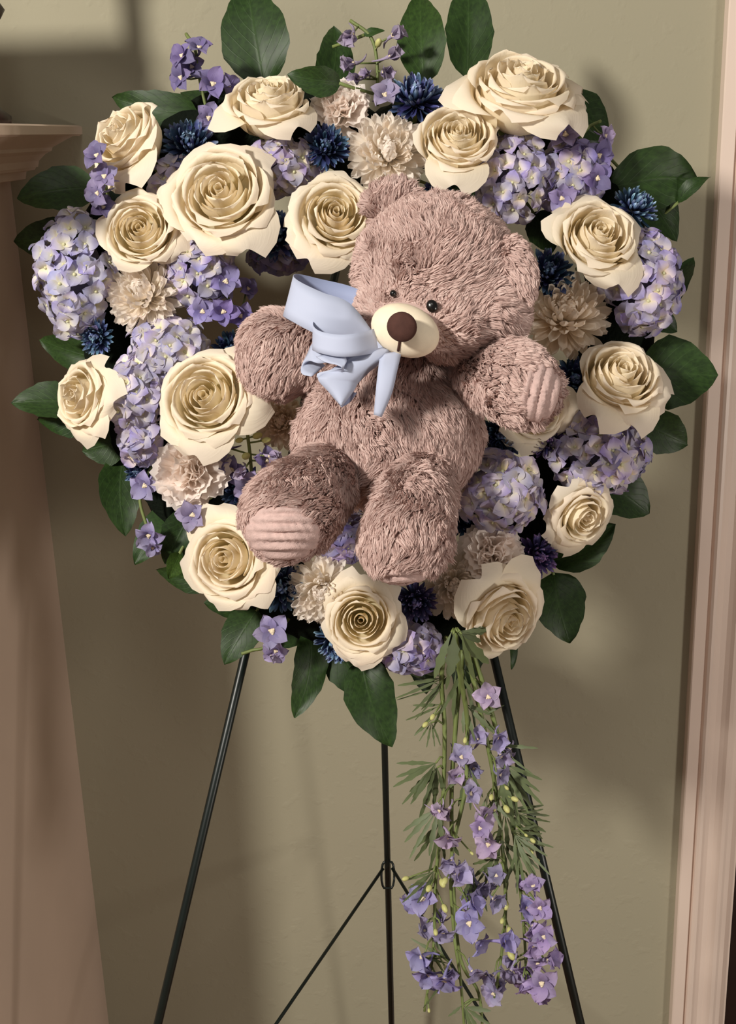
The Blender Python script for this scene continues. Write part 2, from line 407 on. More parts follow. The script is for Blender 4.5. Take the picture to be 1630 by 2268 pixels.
# ------------------------------------------------------------------ heart form
HP = [(825, 345), (735, 285), (620, 262), (480, 285), (350, 365), (265, 500), (235, 640), (250, 780), (300, 920), (375, 1050), (470, 1170), (590, 1280), (700, 1350), (830, 1400),
      (960, 1370), (1060, 1300), (1150, 1190), (1235, 1060), (1310, 910), (1365, 760), (1375, 620), (1330, 480), (1240, 370), (1120, 300), (1000, 280), (905, 300), (825, 345)]
pts = catmull([P(a, b, WR) for a, b in HP], 110)
pts = pts[:-1]
rr = m(78, WR); V_, Fc = [], []
n = len(pts); sides = 14
for i, p in enumerate(pts):
    t = (pts[(i + 1) % n] - pts[i - 1]).normalized(); b = F_; s = t.cross(b).normalized()
    for q in range(sides):
        a = 2 * math.pi * q / sides; rad = rr * (1 + 0.06 * math.sin(i * 1.7 + q * 2.3))
        V_.append(p + s * math.cos(a) * rad + b * math.sin(a) * rad * 0.8)
for i in range(n):
    for q in range(sides):
        q2 = (q + 1) % sides; j = (i + 1) % n
        Fc.append((i * sides + q, i * sides + q2, j * sides + q2, j * sides + q))
tag(obj('heart_wreath_form', mesh('heart_wreath_form', V_, Fc, M['foam'])), 'dark mossy heart-shaped ring under the flowers', 'wreath form')
# ------------------------------------------------------------------ flower builders
def pull_stem(root, base_local, name='stem', r=0.0022, mat='stem', to=0.035):
    """short green stem from the flower's base back into the heart form"""
    w = root.matrix_world; b = w @ Vector(base_local)
    e = b + (w.to_3x3() @ Vector((0, 0, -1))).normalized() * 0.012 + F_ * to
    q = w.inverted()
    return obj(name, mesh(name, *tube([q @ b, q @ (b.lerp(e, .5) + U_ * -.002), q @ e], [r * 1.3, r, r], 6), M[mat]), root)

def rose_petal(th, rad, Hh, zb, half, close, flare, rng, nu=11, nv=13, lean=0.0, curl=1.0):
    ph = rng.uniform(0, 6.28); rf = rng.uniform(.015, .04); tip = rng.uniform(.0, .06); sk = rng.uniform(-.12, .12)
    lip = rng.uniform(.5, 1.2)
    def fn(u, v):
        u = u * 2 - 1; v = 1 - (1 - v) ** 1.45
        wp = (0.40 + 0.60 * math.sin(math.pi / 2 * min(1, v / 0.5)))
        if v > 0.5: wp *= max(0.03, 1 - ((v - .5) / .5) ** 3.6) ** (1 / 2.1)
        ang = th + half * u * wp
        r = rad * (0.30 + 0.70 * math.sin(math.pi / 2 * min(1.0, v / 0.6)))
        r *= (1 + 0.11 * u)
        r *= 1 - close * v * v
        ex = max(0.0, v - 0.5)
        fl = flare * (1 + 0.35 * u * u + sk * u)
        r += rad * fl * ex * ex * 3.8
        e2 = max(0.0, v - .84); r += (.10 + .5 * rad) * lip * e2 * .9; 
        r += rad * rf * math.sin(4.5 * u + ph) * v * v
        z = zb + Hh * (v - 0.05 * v * v * abs(u) ** 2.3 + 0.06 * sk * u)
        z -= Hh * fl * curl * ex * ex * 3.4 + Hh * lip * 3.2 * e2 * e2
        z += Hh * tip * math.exp(-(u / 0.3) ** 2) * v ** 5
        r += lean * v * v * rad
        return (r * math.cos(ang), r * math.sin(ang), z)
    return grid(nu, nv, fn)

def rose(label, px, py, r, a=0.0, b=0.0, spin=0.0, opn=0.5, d=1.075, seed=0, extra=(), tone=0.0, sq=1.0, name='cream_rose'):
    """r: radius in pixels; opn 0 bud .. 1 wide open; extra: angles (deg, in the picture plane) of loose outer petals"""
    rng = random.Random(seed * 7 + 3)
    root = empty(name, frame(P(px, py, d), a, b, spin)); tag(root, label, 'rose', 'cream roses on the wreath')
    R = m(r, d)
    lay = [(2, .11, 1.02, 2.6, .40, 0), (3, .23, 1.06, 1.75, .36 - .1 * opn, 0), (3, .38, 1.07, 1.55, .34 - .16 * opn, .0), (4, .54, 1.06, 1.30, .27 - .18 * opn, .02),
           (4, .69, 1.02, 1.25, .17 - .14 * opn, .03 + .10 * opn), (5, .80, .96, 1.12, .06 - .06 * opn, .04 + .15 * opn), (5, .87, .84, 1.05, 0.0, .10 + .28 * opn)]
    th = rng.uniform(0, 6.28)
    for li, (n, rad, Hh, half, close, flare) in enumerate(lay):
        th += rng.uniform(.5, 1.1)
        for i in range(n):
            t = th + 2 * math.pi * i / n + rng.uniform(-.13, .13)
            k = rng.uniform(.95, 1.06)
            v, f, uv = rose_petal(t, rad * k, Hh * rng.uniform(.96, 1.04), -.55, half * rng.uniform(.95, 1.08), close, flare * rng.uniform(.6, 1.4), rng)
            s = R * sq
            v = [(x * R, y * R, z * s) for x, y, z in v]
            q = li / 6.0; w = 1 - tone
            colr = ((.99 + .01 * q) * w, (.975 + .015 * q) * w, (.90 + .07 * q) * w, 1)
            obj('petal', mesh('rose_petal', v, f, M['rose'], uv), root, None, colr)
    iM = root.matrix_world.to_3x3().inverted()
    for e in extra:
        deg, ln, wd = e if hasattr(e, '__len__') else (e, 1.0, .8)
        dv = iM @ (R_ * math.cos(math.radians(deg)) + U_ * math.sin(math.radians(deg)))
        t = math.atan2(dv.y, dv.x)
        v, f, uv = rose_petal(t, .82, .86 * (.6 + .4 * ln), -.55, wd * 1.15, 0, .42 * ln, rng, lean=.12 * ln, curl=.9)
        v = [(x * R, y * R, z * R * sq) for x, y, z in v]
        obj('petal', mesh('rose_petal', v, f, M['rose'], uv), root, None, (1, .985, .96, 1))
    v, f = merge(spherevf((0, 0, -.56 * R * sq), (.30 * R, .30 * R, .2 * R), 10, 6))
    obj('calyx', mesh('calyx', v, f, M['stem']), root)
    pull_stem(root, (0, 0, -.6 * R * sq))
    return root

# shared petals -------------------------------------------------------------
def strap(L, w, curl, cup, nu=5, nv=7, spoon=1.0, notch=0.0):
    def fn(u, v):
        s = u * 2 - 1
        ww = w * (0.45 + 0.55 * math.sin(math.pi * min(1, v * .62 + .12)) ** 1.0) * (1 if v < .8 else math.sqrt(max(.02, 1 - ((v - .8) / .2) ** 2 * .93)))
        x = L * (v - curl * v * v * .35); z = L * curl * v * v * .55 + cup * w * s * s * (0.4 + .6 * v)
        return (x, s * ww, z)
    return grid(nu, nv, fn)
def shared(name, gv, mat):
    v, f, uv = gv; return mesh(name, v, f, M[mat], uv)
MUM_P = [shared('white_petal', strap(1, .135, c, .9), 'mum') for c in (.25, .5, .8)]
BLUE_P = [shared('blue_petal', strap(1, .10, c, 1.0, 3, 6), 'blue') for c in (.3, .65, 1.0)]
def disc_core(nm, mat): return mesh(nm, *spherevf((0, 0, 0), (1, 1, .8), 12, 7), M[mat])
BLUE_C = disc_core('blue_core', 'blue'); MUM_C = disc_core('white_core', 'mum')

def mum(label, px, py, r, a=0.0, b=0.0, d=1.085, seed=0, blue=False, tint=None, dens=1.0, dome=1.0):
    rng = random.Random(seed * 13 + 5)
    root = empty('blue_chrysanthemum' if blue else 'white_chrysanthemum', frame(P(px, py, d), a, b, rng.uniform(0, 6)))
    tag(root, label, 'chrysanthemum', 'blue chrysanthemums on the wreath' if blue else 'white chrysanthemums on the wreath')
    R = m(r, d); PP = BLUE_P if blue else MUM_P
    if blue: lay = [(16, 98, .92, 0), (16, 84, .90, 0), (15, 70, .84, 1), (12, 55, .78, 1), (10, 40, .70, 2), (7, 24, .62, 2), (4, 10, .56, 2)]
    else: lay = [(22, 100, .80, 0), (23, 88, .82, 0), (22, 76, .80, 0), (20, 64, .76, 1), (18, 52, .72, 1), (14, 40, .68, 1), (10, 28, .64, 2), (6, 14, .60, 2), (3, 5, .55, 2)]
    if tint is None: tint = (1, 1, 1)
    off = 0
    for (n, phi, L, var) in lay:
        n = int(n * dens * (1.25 if blue else 1)); off += rng.random()
        for i in range(n):
            t = 2 * math.pi * (i + off) / n + rng.uniform(-.1, .1); ph = math.radians(phi + rng.uniform(-9, 9))
            # petal local x -> direction; z -> towards axis
            dx = Vector((math.sin(ph) * math.cos(t), math.sin(ph) * math.sin(t), math.cos(ph) * dome))
            ax = Vector((0, 0, 1)); zv = (ax - dx.normalized() * ax.dot(dx.normalized()))
            if zv.length < .05: zv = Vector((-math.cos(t), -math.sin(t), 0))
            xn = dx.normalized(); zv.normalize(); yv = zv.cross(xn)
            s = R * L * rng.uniform(.88, 1.06); p = Vector((0, 0, -.30 * R)) + dx * ((.14 if blue else .24) * R)
            tw = rng.uniform(-.35, .35)
            y2 = yv * math.cos(tw) + zv * math.sin(tw); z2 = zv * math.cos(tw) - yv * math.sin(tw)
            mt = Matrix(((xn.x * s, y2.x * s, z2.x * s, p.x), (xn.y * s, y2.y * s, z2.y * s, p.y), (xn.z * s, y2.z * s, z2.z * s, p.z), (0, 0, 0, 1)))
            q = rng.uniform(.9, 1.06)
            tn = tint
            if blue and rng.random() < .12: tn = (tint[0] * 1.5, tint[1] * 1.6, tint[2] * 1.35)
            obj('petal', PP[var], root, mt, (min(2, tn[0] * q), min(2, tn[1] * q), min(2, tn[2] * q), 1))
    obj('flower_core', BLUE_C if blue else MUM_C, root, Matrix.Translation((0, 0, -.30 * R)) @ Matrix.Scale(.34 * R, 4), (.7 * tint[0], .7 * tint[1], .7 * tint[2], 1))
    pull_stem(root, (0, 0, -.5 * R))
    return root

def carn_petal(seed):
    rng = random.Random(seed); ph = [rng.uniform(0, 6.28) for _ in range(4)]
    def fn(u, v):
        s = u * 2 - 1
        half = .08 + .52 * v ** 1.1
        ang = s * .95 * (.35 + .65 * v)
        edge = 1.0 - .10 * s * s + (.045 if int(round(u * 16)) % 2 else -.03) * (1 if v > .95 else 0)
        rad = v * edge
        ruf = (math.sin(7 * s + ph[0]) * .6 + math.sin(12 * s + ph[1]) * .4) * .15 * v ** 1.8
        return (rad * math.cos(ang), rad * math.sin(ang) * .85, ruf + .22 * v * v)
    return grid(17, 6, fn)
CARN_P = [shared('carnation_petal', carn_petal(i), 'carn') for i in range(5)]
def carnation(label, px, py, r, a=0.0, b=0.0, d=1.085, seed=0):
    rng = random.Random(seed * 17 + 1)
    root = empty('white_carnation', frame(P(px, py, d), a, b, rng.uniform(0, 6))); tag(root, label, 'carnation', 'white carnations on the wreath')
    R = m(r, d); off = 0
    for (n, phi, L) in ((8, 88, 1.0), (8, 68, 1.0), (7, 48, .95), (6, 28, .9), (4, 10, .85)):
        off += .4
        for i in range(n):
            t = 2 * math.pi * (i + off) / n + rng.uniform(-.2, .2); ph = math.radians(phi + rng.uniform(-12, 12))
            xn = Vector((math.sin(ph) * math.cos(t), math.sin(ph) * math.sin(t), math.cos(ph)))
            ax = Vector((0, 0, 1)); zv = ax - xn * ax.dot(xn)
            if zv.length < .08: zv = Vector((-math.cos(t), -math.sin(t), 0)) - xn * Vector((-math.cos(t), -math.sin(t), 0)).dot(xn)
            zv.normalize(); tw = rng.uniform(-.6, .6); yv = zv.cross(xn)
            y2 = yv * math.cos(tw) + zv * math.sin(tw); z2 = zv * math.cos(tw) - yv * math.sin(tw)
            s = R * L * rng.uniform(.9, 1.1); p = Vector((0, 0, -.35 * R))
            mt = Matrix(((xn.x * s, y2.x * s, z2.x * s, p.x), (xn.y * s, y2.y * s, z2.y * s, p.y), (xn.z * s, y2.z * s, z2.z * s, p.z), (0, 0, 0, 1)))
            obj('petal', rng.choice(CARN_P), root, mt, (1, 1, 1, 1))
    v, f = merge(tube([(0, 0, -.3 * R), (0, 0, -.6 * R), (0, 0, -.95 * R)], [.14 * R, .2 * R, .12 * R], 8))
    obj('calyx', mesh('calyx', v, f, M['stem']), root); pull_stem(root, (0, 0, -.9 * R), to=.02)
    return root

def round_petal(seed, pointy=0.0, L=1.0, wmax=.52, cup=.16):
    rng = random.Random(seed); wob = rng.uniform(-.08, .08); ph = rng.uniform(0, 6)
    def fn(u, v):
        s = u * 2 - 1
        # outline: narrow claw, broad round blade
        w = wmax * math.sin(math.pi * (.06 + .94 * v) ** (.80 + pointy)) ** .56 if v < .999 else .02
        w = max(w, .07 * (1 - v))
        x = L * (.04 + .96 * v)
        z = cup * (s * s) * w * 1.4 + .14 * math.sin(v * 2.6) - .16 * v * v + wob * s * v + .05 * math.sin(5 * s + ph) * v + .07 * pointy * 10 * math.sin(4 * s + 5 * v + ph)
        return (x, s * w, z)
    return grid(6, 7, fn)
HYD_P = [shared('hydrangea_petal', round_petal(i, 0, 1, .56), 'hyd') for i in range(4)]
DEL_P = [shared('delphinium_petal', round_petal(20 + i, .07, 1.0, .44, .3), 'delph') for i in range(6)]
v, f = merge(spherevf((0, 0, .05), .13, 8, 5), tube([(0, 0, 0), (0.02, 0, -.5), (0, 0, -1.2)], [.05, .04, .04], 5))
HYD_E = mesh('floret_eye', v, f, M['hyd_eye'])
HYD_K = mesh('stalk_cluster', *spherevf((0, 0, 0), 1, 14, 9), M['hyd_core'])
def floret4(root, mt, rng, tint, flat=0.0):
    e = obj('floret', HYD_E, root, mt)
    o4 = rng.uniform(0, 1.5)
    for i in range(4):
        pm = Matrix.Rotation(o4 + i * math.pi / 2 + rng.uniform(-.12, .12), 4, 'Z') @ Matrix.Rotation(-rng.uniform(-.05, .45), 4, 'Y') @ Matrix.Rotation(rng.uniform(-.25, .25), 4, 'X') @ Matrix.Scale(rng.uniform(.9, 1.1), 4)
        q = rng.uniform(.9, 1.08)
        obj('petal', rng.choice(HYD_P), e, pm, (tint[0] * q, tint[1] * q, tint[2] * q, 1))
def hydrangea(label, px, py, rx, ry, d=1.10, n=40, seed=0, tint=(1, 1, 1), size=30, depth=.75, a=0.0, b=0.0, pale=.36):
    rng = random.Random(seed * 19 + 7)
    root = empty('hydrangea_head', frame(P(px, py, d), a, b)); tag(root, label, 'hydrangea', 'lavender hydrangea heads on the wreath')
    ax, ay = m(rx, d), m(ry, d); az = depth * (ax + ay) / 2; S = m(size, d)
    ax -= S * .55; ay -= S * .55
    for i in range(n):
        z = 1 - (i + .5) / n * 1.15; rr_ = math.sqrt(max(0, 1 - z * z)); t = i * 2.39996 + rng.uniform(-.25, .25)
        k = rng.uniform(.86, 1.04)
        nrm = Vector((rr_ * math.cos(t), rr_ * math.sin(t), z)); p = Vector((nrm.x * ax, nrm.y * ay, nrm.z * az)) * k
        dirn = (nrm + Vector((rng.uniform(-.4, .4), rng.uniform(-.4, .4), rng.uniform(-.1, .5)))).normalized()
        tn = tint if rng.random() > pale else (min(1.5, tint[0] * 1.25), min(1.5, tint[1] * 1.22), min(1.4, tint[2] * 1.04))
        floret4(root, align(p, dirn, rng.uniform(0, 6), S * rng.uniform(.82, 1.12)), rng, tn)
    obj('stalk_cluster', HYD_K, root, Matrix.Translation((0, 0, -.1 * az)) @ Matrix.Diagonal((ax * .62, ay * .62, az * .6, 1)))
    pull_stem(root, (0, 0, -.5 * az), r=.003)
    return root

# delphinium ----------------------------------------------------------------
v, f = merge(spherevf((0, 0, .08), (.15, .15, .13), 8, 5), spherevf((.12, .05, .13), .07, 6, 4), spherevf((-.1, .08, .12), .07, 6, 4), spherevf((0, -.12, .12), .07, 6, 4))
DEL_E = mesh('delphinium_bee', v, f, M['eye'])
v, f = tube(catmull([(0, 0, 0), (.05, 0, -.35), (.28, 0, -.75), (.62, 0, -1.0)], 7), [.15, .13, .10, .08, .07, .055, .03], 7)
DEL_S = mesh('spur', v, f, M['delph'], [(0.5, .6)] * len(v))
v, f = merge(spherevf((0, 0, 0), (.34, .34, .55), 9, 7), tube([(0, 0, -.5), (.1, 0, -.9)], [.07, .05], 5))
BUD = mesh('bud', v, f, M['bud']); PBUD = mesh('pale_bud', v, f, M['palebud'], [(0.5, .5 + .4 * q[2]) for q in v])
def floret5(root, pos, dirn, size, rng, tint=(1, 1, 1), cup=0.3, spur=True, eye=True):
    """a delphinium floret: white bee as the part, petals and spur under it; pos in the root's frame"""
    e = obj('floret', DEL_E, root, align(pos, dirn, rng.uniform(0, 6), size))
    o5 = rng.uniform(0, 1)
    for i in range(5):
        pm = Matrix.Rotation(o5 + i * 1.2566 + rng.uniform(-.12, .12), 4, 'Z') @ Matrix.Rotation(-(cup + rng.uniform(-.2, .25)), 4, 'Y') @ Matrix.Rotation(rng.uniform(-.25, .25), 4, 'X') @ Matrix.Scale(rng.uniform(.9, 1.1), 4)
        q = rng.uniform(.88, 1.08)
        obj('petal', rng.choice(DEL_P), e, pm, (tint[0] * q, tint[1] * q, tint[2] * q, 1))
    if spur: obj('spur', DEL_S, e, None, (tint[0], tint[1], tint[2], 1))
    return e
def frond_vf(L, w, lobes, seed, droop=.2):
    """finely cut palmate leaf: narrow toothed lobes fanning from one point, x forward"""
    rng = random.Random(seed); parts = []
    for i in range(lobes):
        t = (i / (lobes - 1) - .5) if lobes > 1 else 0
        an = t * 1.25 + rng.uniform(-.08, .08); ln = L * (1 - .5 * abs(t)) * rng.uniform(.85, 1.1); ww = w * rng.uniform(.8, 1.15)
        dr = rng.uniform(-.1, .25) * L; nseg = 9; vs_, fs = [], []
        for j in range(nseg):
            s = j / (nseg - 1); prof = math.sin(math.pi * min(1, s * .88 + .08)) ** .8
            tooth = 1.0 + (.35 if j % 2 else -.15) * (1 if s > .3 else 0)
            wd = ww * prof * tooth * (.25 + .75 * min(1, s * 2)) if j < nseg - 1 else .0004
            c = Vector((math.cos(an) * ln * s, math.sin(an) * ln * s, -droop * L * s * s + dr * s * .4)); nrm = Vector((-math.sin(an), math.cos(an), 0))
            vs_ += [c + nrm * wd, c + Vector((0, 0, -.15 * wd)), c - nrm * wd]
        for j in range(nseg - 1):
            q = j * 3; fs += [(q, q + 1, q + 4, q + 3), (q + 1, q + 2, q + 5, q + 4)]
        parts.append((vs_, fs))
    return merge(*parts)

# salal leaves --------------------------------------------------------------
def leaf(label, bpx, tpx, w, db=1.14, dt=1.15, roll=0.0, fold=.18, wave=.05, bend=.08, seed=0, tint=(1, 1, 1), notch=False, name='salal_leaf', bow=0.0):
    """broad ovate leaf from base pixel to tip pixel, w pixels wide; roll turns it about its midrib"""
    rng = random.Random(seed * 3 + 11)
    A, B = P(*bpx, db), P(*tpx, dt); x = (B - A); L = x.length; x.normalize()
    z0 = -F_; z0 = (z0 - x * z0.dot(x)).normalized(); y0 = z0.cross(x)
    z = z0 * math.cos(roll) + y0 * math.sin(roll); y = z.cross(x)
    wd = m(w, (db + dt) / 2) / max(.35, math.cos(roll)) / 2
    ph = rng.uniform(0, 6)
    def fn(u, v):
        s = u * 2 - 1
        t = v
        o = math.sin(math.pi * t ** .78) ** .72 if 0 < t < 1 else 0.0
        o = o * (1 - .12 * t) if t < .9 else o * (1 - .12 * t)
        o = max(o, .012)
        if t > .93: o = max(.0, (1 - t) / .07) * .28 + .005
        wv = 1 + .03 * math.sin(23 * t + ph) + .02 * math.sin(41 * t + 2 * ph)
        yy = s * wd * o * wv + bow * L * math.sin(math.pi * t)
        zz_ = fold * wd * abs(s) * o + wave * L * math.sin(7 * t + ph + 1.5 * s) * abs(s) * .5 - bend * L * (2 * t - 1) ** 2 + bend * L
        q = A + x * (L * t) + y * yy + z * zz_
        return q - A
    v, f, uv = grid(9, 15, fn)
    # petiole behind the base
    o = obj(name, mesh(name, v, f, M['leaf'], uv), None, Matrix.Translation(A), (tint[0], tint[1], tint[2], 1))
    pet = [Vector((0, 0, 0)) + x * L * .04, -x * .012 + F_ * .006, -x * .03 + F_ * .012]
    obj('petiole', mesh('petiole', *tube(pet, [.0016, .0015, .0015], 6), M['stem']), o)
    tag(o, label, 'leaf', 'dark green leaves around the wreath'); return o
# ------------------------------------------------------------------ leaves round the rim
D2R = math.radians
leaf('tall broad leaf standing above the upper left rose, cut by the top edge', (585, 190), (548, -38), 160, 1.165, 1.17, .1, seed=1)
leaf('pointed leaf standing between the upper left rose and the pale buds', (722, 225), (738, 58), 92, 1.15, 1.16, -.3, seed=2, bow=-.05)
leaf('short folded leaf overlapping the right side of the upper left rose', (755, 185), (636, 165), 62, 1.07, 1.06, .5, seed=3, bend=.12)
leaf('left leaf of the upright pair at the top, beside the pale buds', (940, 185), (930, -14), 112, 1.15, 1.17, .15, seed=4, tint=(1.25, 1.25, 1.0))
leaf('right leaf of the upright pair at the top, nearest the big rose', (1035, 175), (1035, -48), 112, 1.155, 1.16, -.1, seed=5)
leaf('leaf reaching left under the purple spray at the upper left', (440, 250), (248, 216), 88, 1.13, 1.14, .2, seed=6, bow=.06)
leaf('dark leaf behind the purple spray, left of the upper left rose', (520, 290), (400, 205), 90, 1.14, 1.15, -.2, seed=7, tint=(.8, .8, .8))
leaf('leaf pointing left in front of the mantel shelf end', (215, 415), (38, 440), 112, 1.13, 1.12, -.15, seed=8)
leaf('dim leaf below the mantel shelf, behind the left hydrangea', (200, 530), (30, 535), 100, 1.16, 1.17, .1, seed=9, tint=(.8, .8, .85))
leaf('dark leaf hugging the right side of the biggest rose', (1235, 235), (1352, 300), 120, 1.13, 1.15, .25, seed=10, tint=(.85, .85, .85))
leaf('dark leaf under the biggest rose, behind the lilac florets', (1225, 330), (1345, 345), 110, 1.14, 1.15, -.2, seed=11, tint=(.8, .8, .8))
leaf('wide leaf with a curled tip at the upper right', (1345, 420), (1555, 405), 140, 1.13, 1.15, -.2, seed=12, wave=.09, bow=.07)
leaf('small curled leaf tip pointing to the right door casing', (1500, 450), (1573, 392), 34, 1.14, 1.13, .5, seed=13, bend=.2)
leaf('leaf pointing down behind the upper right blue flower', (1400, 400), (1500, 535), 105, 1.145, 1.16, .2, seed=14, tint=(.9, .95, .9))
leaf('narrow leaf edge showing right of the right hydrangea', (1470, 690), (1537, 572), 52, 1.15, 1.17, .5, seed=15, tint=(.9, .95, .9))
leaf('small leaf tucked under the right hydrangea', (1430, 690), (1500, 735), 58, 1.15, 1.16, .2, seed=16, tint=(.8, .85, .8))
leaf('largest leaf on the right, pointing at the door casing', (1415, 830), (1590, 832), 172, 1.13, 1.12, .12, seed=17)
leaf('leaf below the largest right leaf', (1420, 935), (1523, 985), 100, 1.14, 1.15, -.2, seed=18)
leaf('leaf beside the lower right hydrangea, pointing down right', (1330, 1060), (1438, 1138), 112, 1.14, 1.15, .1, seed=19)
leaf('leaf pointing up right beside the frayed lower right rose', (1215, 1245), (1364, 1160), 98, 1.14, 1.13, .3, seed=20, bow=-.08)
leaf('round leaf at the lower right of the heart, tip down', (1225, 1268), (1262, 1425), 128, 1.14, 1.13, .1, seed=21, bow=-.05)
leaf('curled leaf under the left hydrangea by the mantel', (240, 800), (88, 752), 80, 1.13, 1.15, .4, seed=22)
leaf('leftmost leaf, pointing left below the side-facing rose', (165, 890), (25, 893), 88, 1.13, 1.12, -.3, seed=23)
leaf('leaf drooping under the leftmost leaf', (215, 915), (82, 930), 85, 1.14, 1.14, .4, seed=24, tint=(.9, 1, .9))
leaf('leaf hanging under the left side-facing rose', (275, 975), (182, 1000), 92, 1.14, 1.14, .2, seed=25)
leaf('leaf hanging down the left flank of the heart', (275, 1000), (278, 1188), 98, 1.15, 1.14, .3, seed=26, bow=-.06)
leaf('leaf left of the lower left rose, tip to the lower left', (395, 1130), (298, 1250), 88, 1.15, 1.13, -.3, seed=27, tint=(1.1, 1.15, 1.1))
leaf('dark leaf tucked against the lower left rose', (425, 1130), (365, 1250), 88, 1.12, 1.12, .1, seed=28, tint=(.7, .75, .75))
leaf('small pale underside leaf folded below the lower left rose', (398, 1225), (372, 1282), 44, 1.11, 1.10, .5, seed=29, tint=(2.2, 2.0, 1.6))
leaf('leaf under the lower left rose, pointing left', (490, 1285), (345, 1262), 66, 1.13, 1.14, .4, seed=30)
leaf('leaf beneath the lower left rose, above the easel leg', (575, 1330), (452, 1335), 75, 1.14, 1.13, .3, seed=31)
leaf('leaf with its tip on the left easel leg', (570, 1350), (497, 1472), 92, 1.13, 1.12, -.2, seed=32)
leaf('dark leaf behind the single lilac floret at the lower left', (680, 1370), (590, 1425), 80, 1.14, 1.15, .2, seed=33, tint=(.8, .85, .8))
leaf('leaf hanging alone below the heart, left of the middle', (688, 1395), (652, 1590), 82, 1.14, 1.13, .3, seed=34, wave=.08, bow=.05)
leaf('leaf hanging below the blue flower at the bottom', (730, 1415), (835, 1545), 105, 1.145, 1.14, -.3, seed=35, tint=(.9, .95, .9))
leaf('longest hanging leaf at the bottom, tip over the back easel leg', (800, 1455), (868, 1655), 118, 1.13, 1.12, .15, seed=36, bow=-.06)
leaf('short dark leaf tip below the bottom hydrangea', (925, 1430), (945, 1538), 66, 1.15, 1.15, .2, seed=37, tint=(.8, .85, .8))
leaf('grey dark leaf behind the hanging stalks', (1040, 1400), (1015, 1535), 80, 1.16, 1.16, .2, seed=38, tint=(.75, .8, .85))
leaf('small curled leaf beside the right easel leg', (1125, 1395), (1133, 1483), 24, 1.13, 1.12, .5, seed=39, bend=.15)
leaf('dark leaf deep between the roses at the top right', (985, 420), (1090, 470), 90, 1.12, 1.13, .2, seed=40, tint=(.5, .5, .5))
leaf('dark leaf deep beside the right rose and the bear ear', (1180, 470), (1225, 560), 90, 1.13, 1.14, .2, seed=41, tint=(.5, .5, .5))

# ------------------------------------------------------------------ roses
rose('cream rose opening sideways toward the mantel at the upper left', 286, 318, 88, -.75, .5, .3, .25, 1.075, 1, ((200, 1, .8), (-70, 1.1, .9)), sq=1.4)
rose('cream rose below the tall broad leaf, cup turned up', 594, 236, 84, 0.0, .95, .9, .0, 1.07, 2, ((190, 1.25, .8), (-60, 1, .9)), sq=1.5)
rose('large full cream rose facing the viewer, left of the upper middle', 490, 432, 106, -.1, .22, 1.9, .6, 1.05, 3, ((-65, 1.1, .8), (165, .9, .5)))
rose('small pale greenish rose above the spiky white flower on the left', 312, 512, 80, -.05, .12, .2, .3, 1.06, 4, ((-30, .9, .6),), sq=1.05)
rose('cream rose left of the bear\'s ear, its spiral facing the viewer', 742, 478, 88, .12, .15, 2.4, .65, 1.05, 5, ((-120, 1.1, .9), (-60, 1.0, .7), (200, .9, .6)))
rose('biggest rose at the top right, cup turned up with curled petals', 1148, 208, 112, .1, .9, 1.2, .3, 1.065, 6, ((20, 1.2, .7), (165, 1.2, .8), (-60, 1.1, .8), (0, 1.0, .7)), sq=1.4)
rose('cream rose between the big white flower and the biggest rose', 1012, 312, 84, .03, .42, .6, .15, 1.055, 7, ((-95, 1.3, .8),), sq=1.25)
rose('cream rose right of the bear\'s ear', 1322, 528, 88, .16, .38, 3.0, .4, 1.06, 8, ((-75, 1.2, .8), (150, 1.0, .7)), sq=1.2)
rose('cream rose with a pointed bud right of the bear\'s paw', 1370, 840, 86, .15, .55, .4, .2, 1.06, 9, ((-20, 1.2, .9), (-120, 1.2, .8), (-85, 1.2, .8)), sq=1.45)
rose('cream rose facing left at the far left edge of the heart', 188, 880, 74, -.85, .1, 2.2, .7, 1.08, 10, ((-10, 1.1, .9), (-60, 1.0, .7), (150, 1, .7)), sq=1.3)
rose('cream rose left of the bear\'s leg with a wide petal on its right', 458, 884, 98, -.18, .25, 4.0, .5, 1.05, 11, ((0, 1.35, .9), (35, 1.1, .7), (-100, 1.1, .8)))
rose('open cream rose at the lower left below the white carnation', 506, 1238, 90, -.35, .0, 1.0, .7, 1.065, 12, ((110, 1.25, .8), (0, 1.1, .8), (-60, 1.0, .8)))
rose('cream rose at the bottom centre under the bear\'s feet', 800, 1372, 76, -.05, .0, 5.0, .7, 1.06, 13, ((-100, 1.0, .8), (30, .9, .7), (90, 1.0, .8)))
rose('cream rose at the lower right seen from its side, above the hanging stalks', 1110, 1362, 88, .6, -.45, 3.2, .2, 1.07, 14, ((40, 1.3, .9), (130, 1.2, 1.0)), sq=1.35)
rose('frayed cream rose below the lower right hydrangea', 1288, 1140, 68, .5, -.55, 1.4, .9, 1.085, 15, ((-100, 1.4, .6), (-60, 1.1, .7)))
rose('cream rose mostly hidden behind the bear\'s ribbed right-hand paw', 1180, 905, 72, .1, -.2, .4, .7, 1.075, 16, ((-10, 1.1, .8), (-110, 1.1, .8)))
rose('small shaded rose glimpsed between the bear\'s legs', 808, 1105, 48, .1, .0, .4, .5, 1.09, 17)

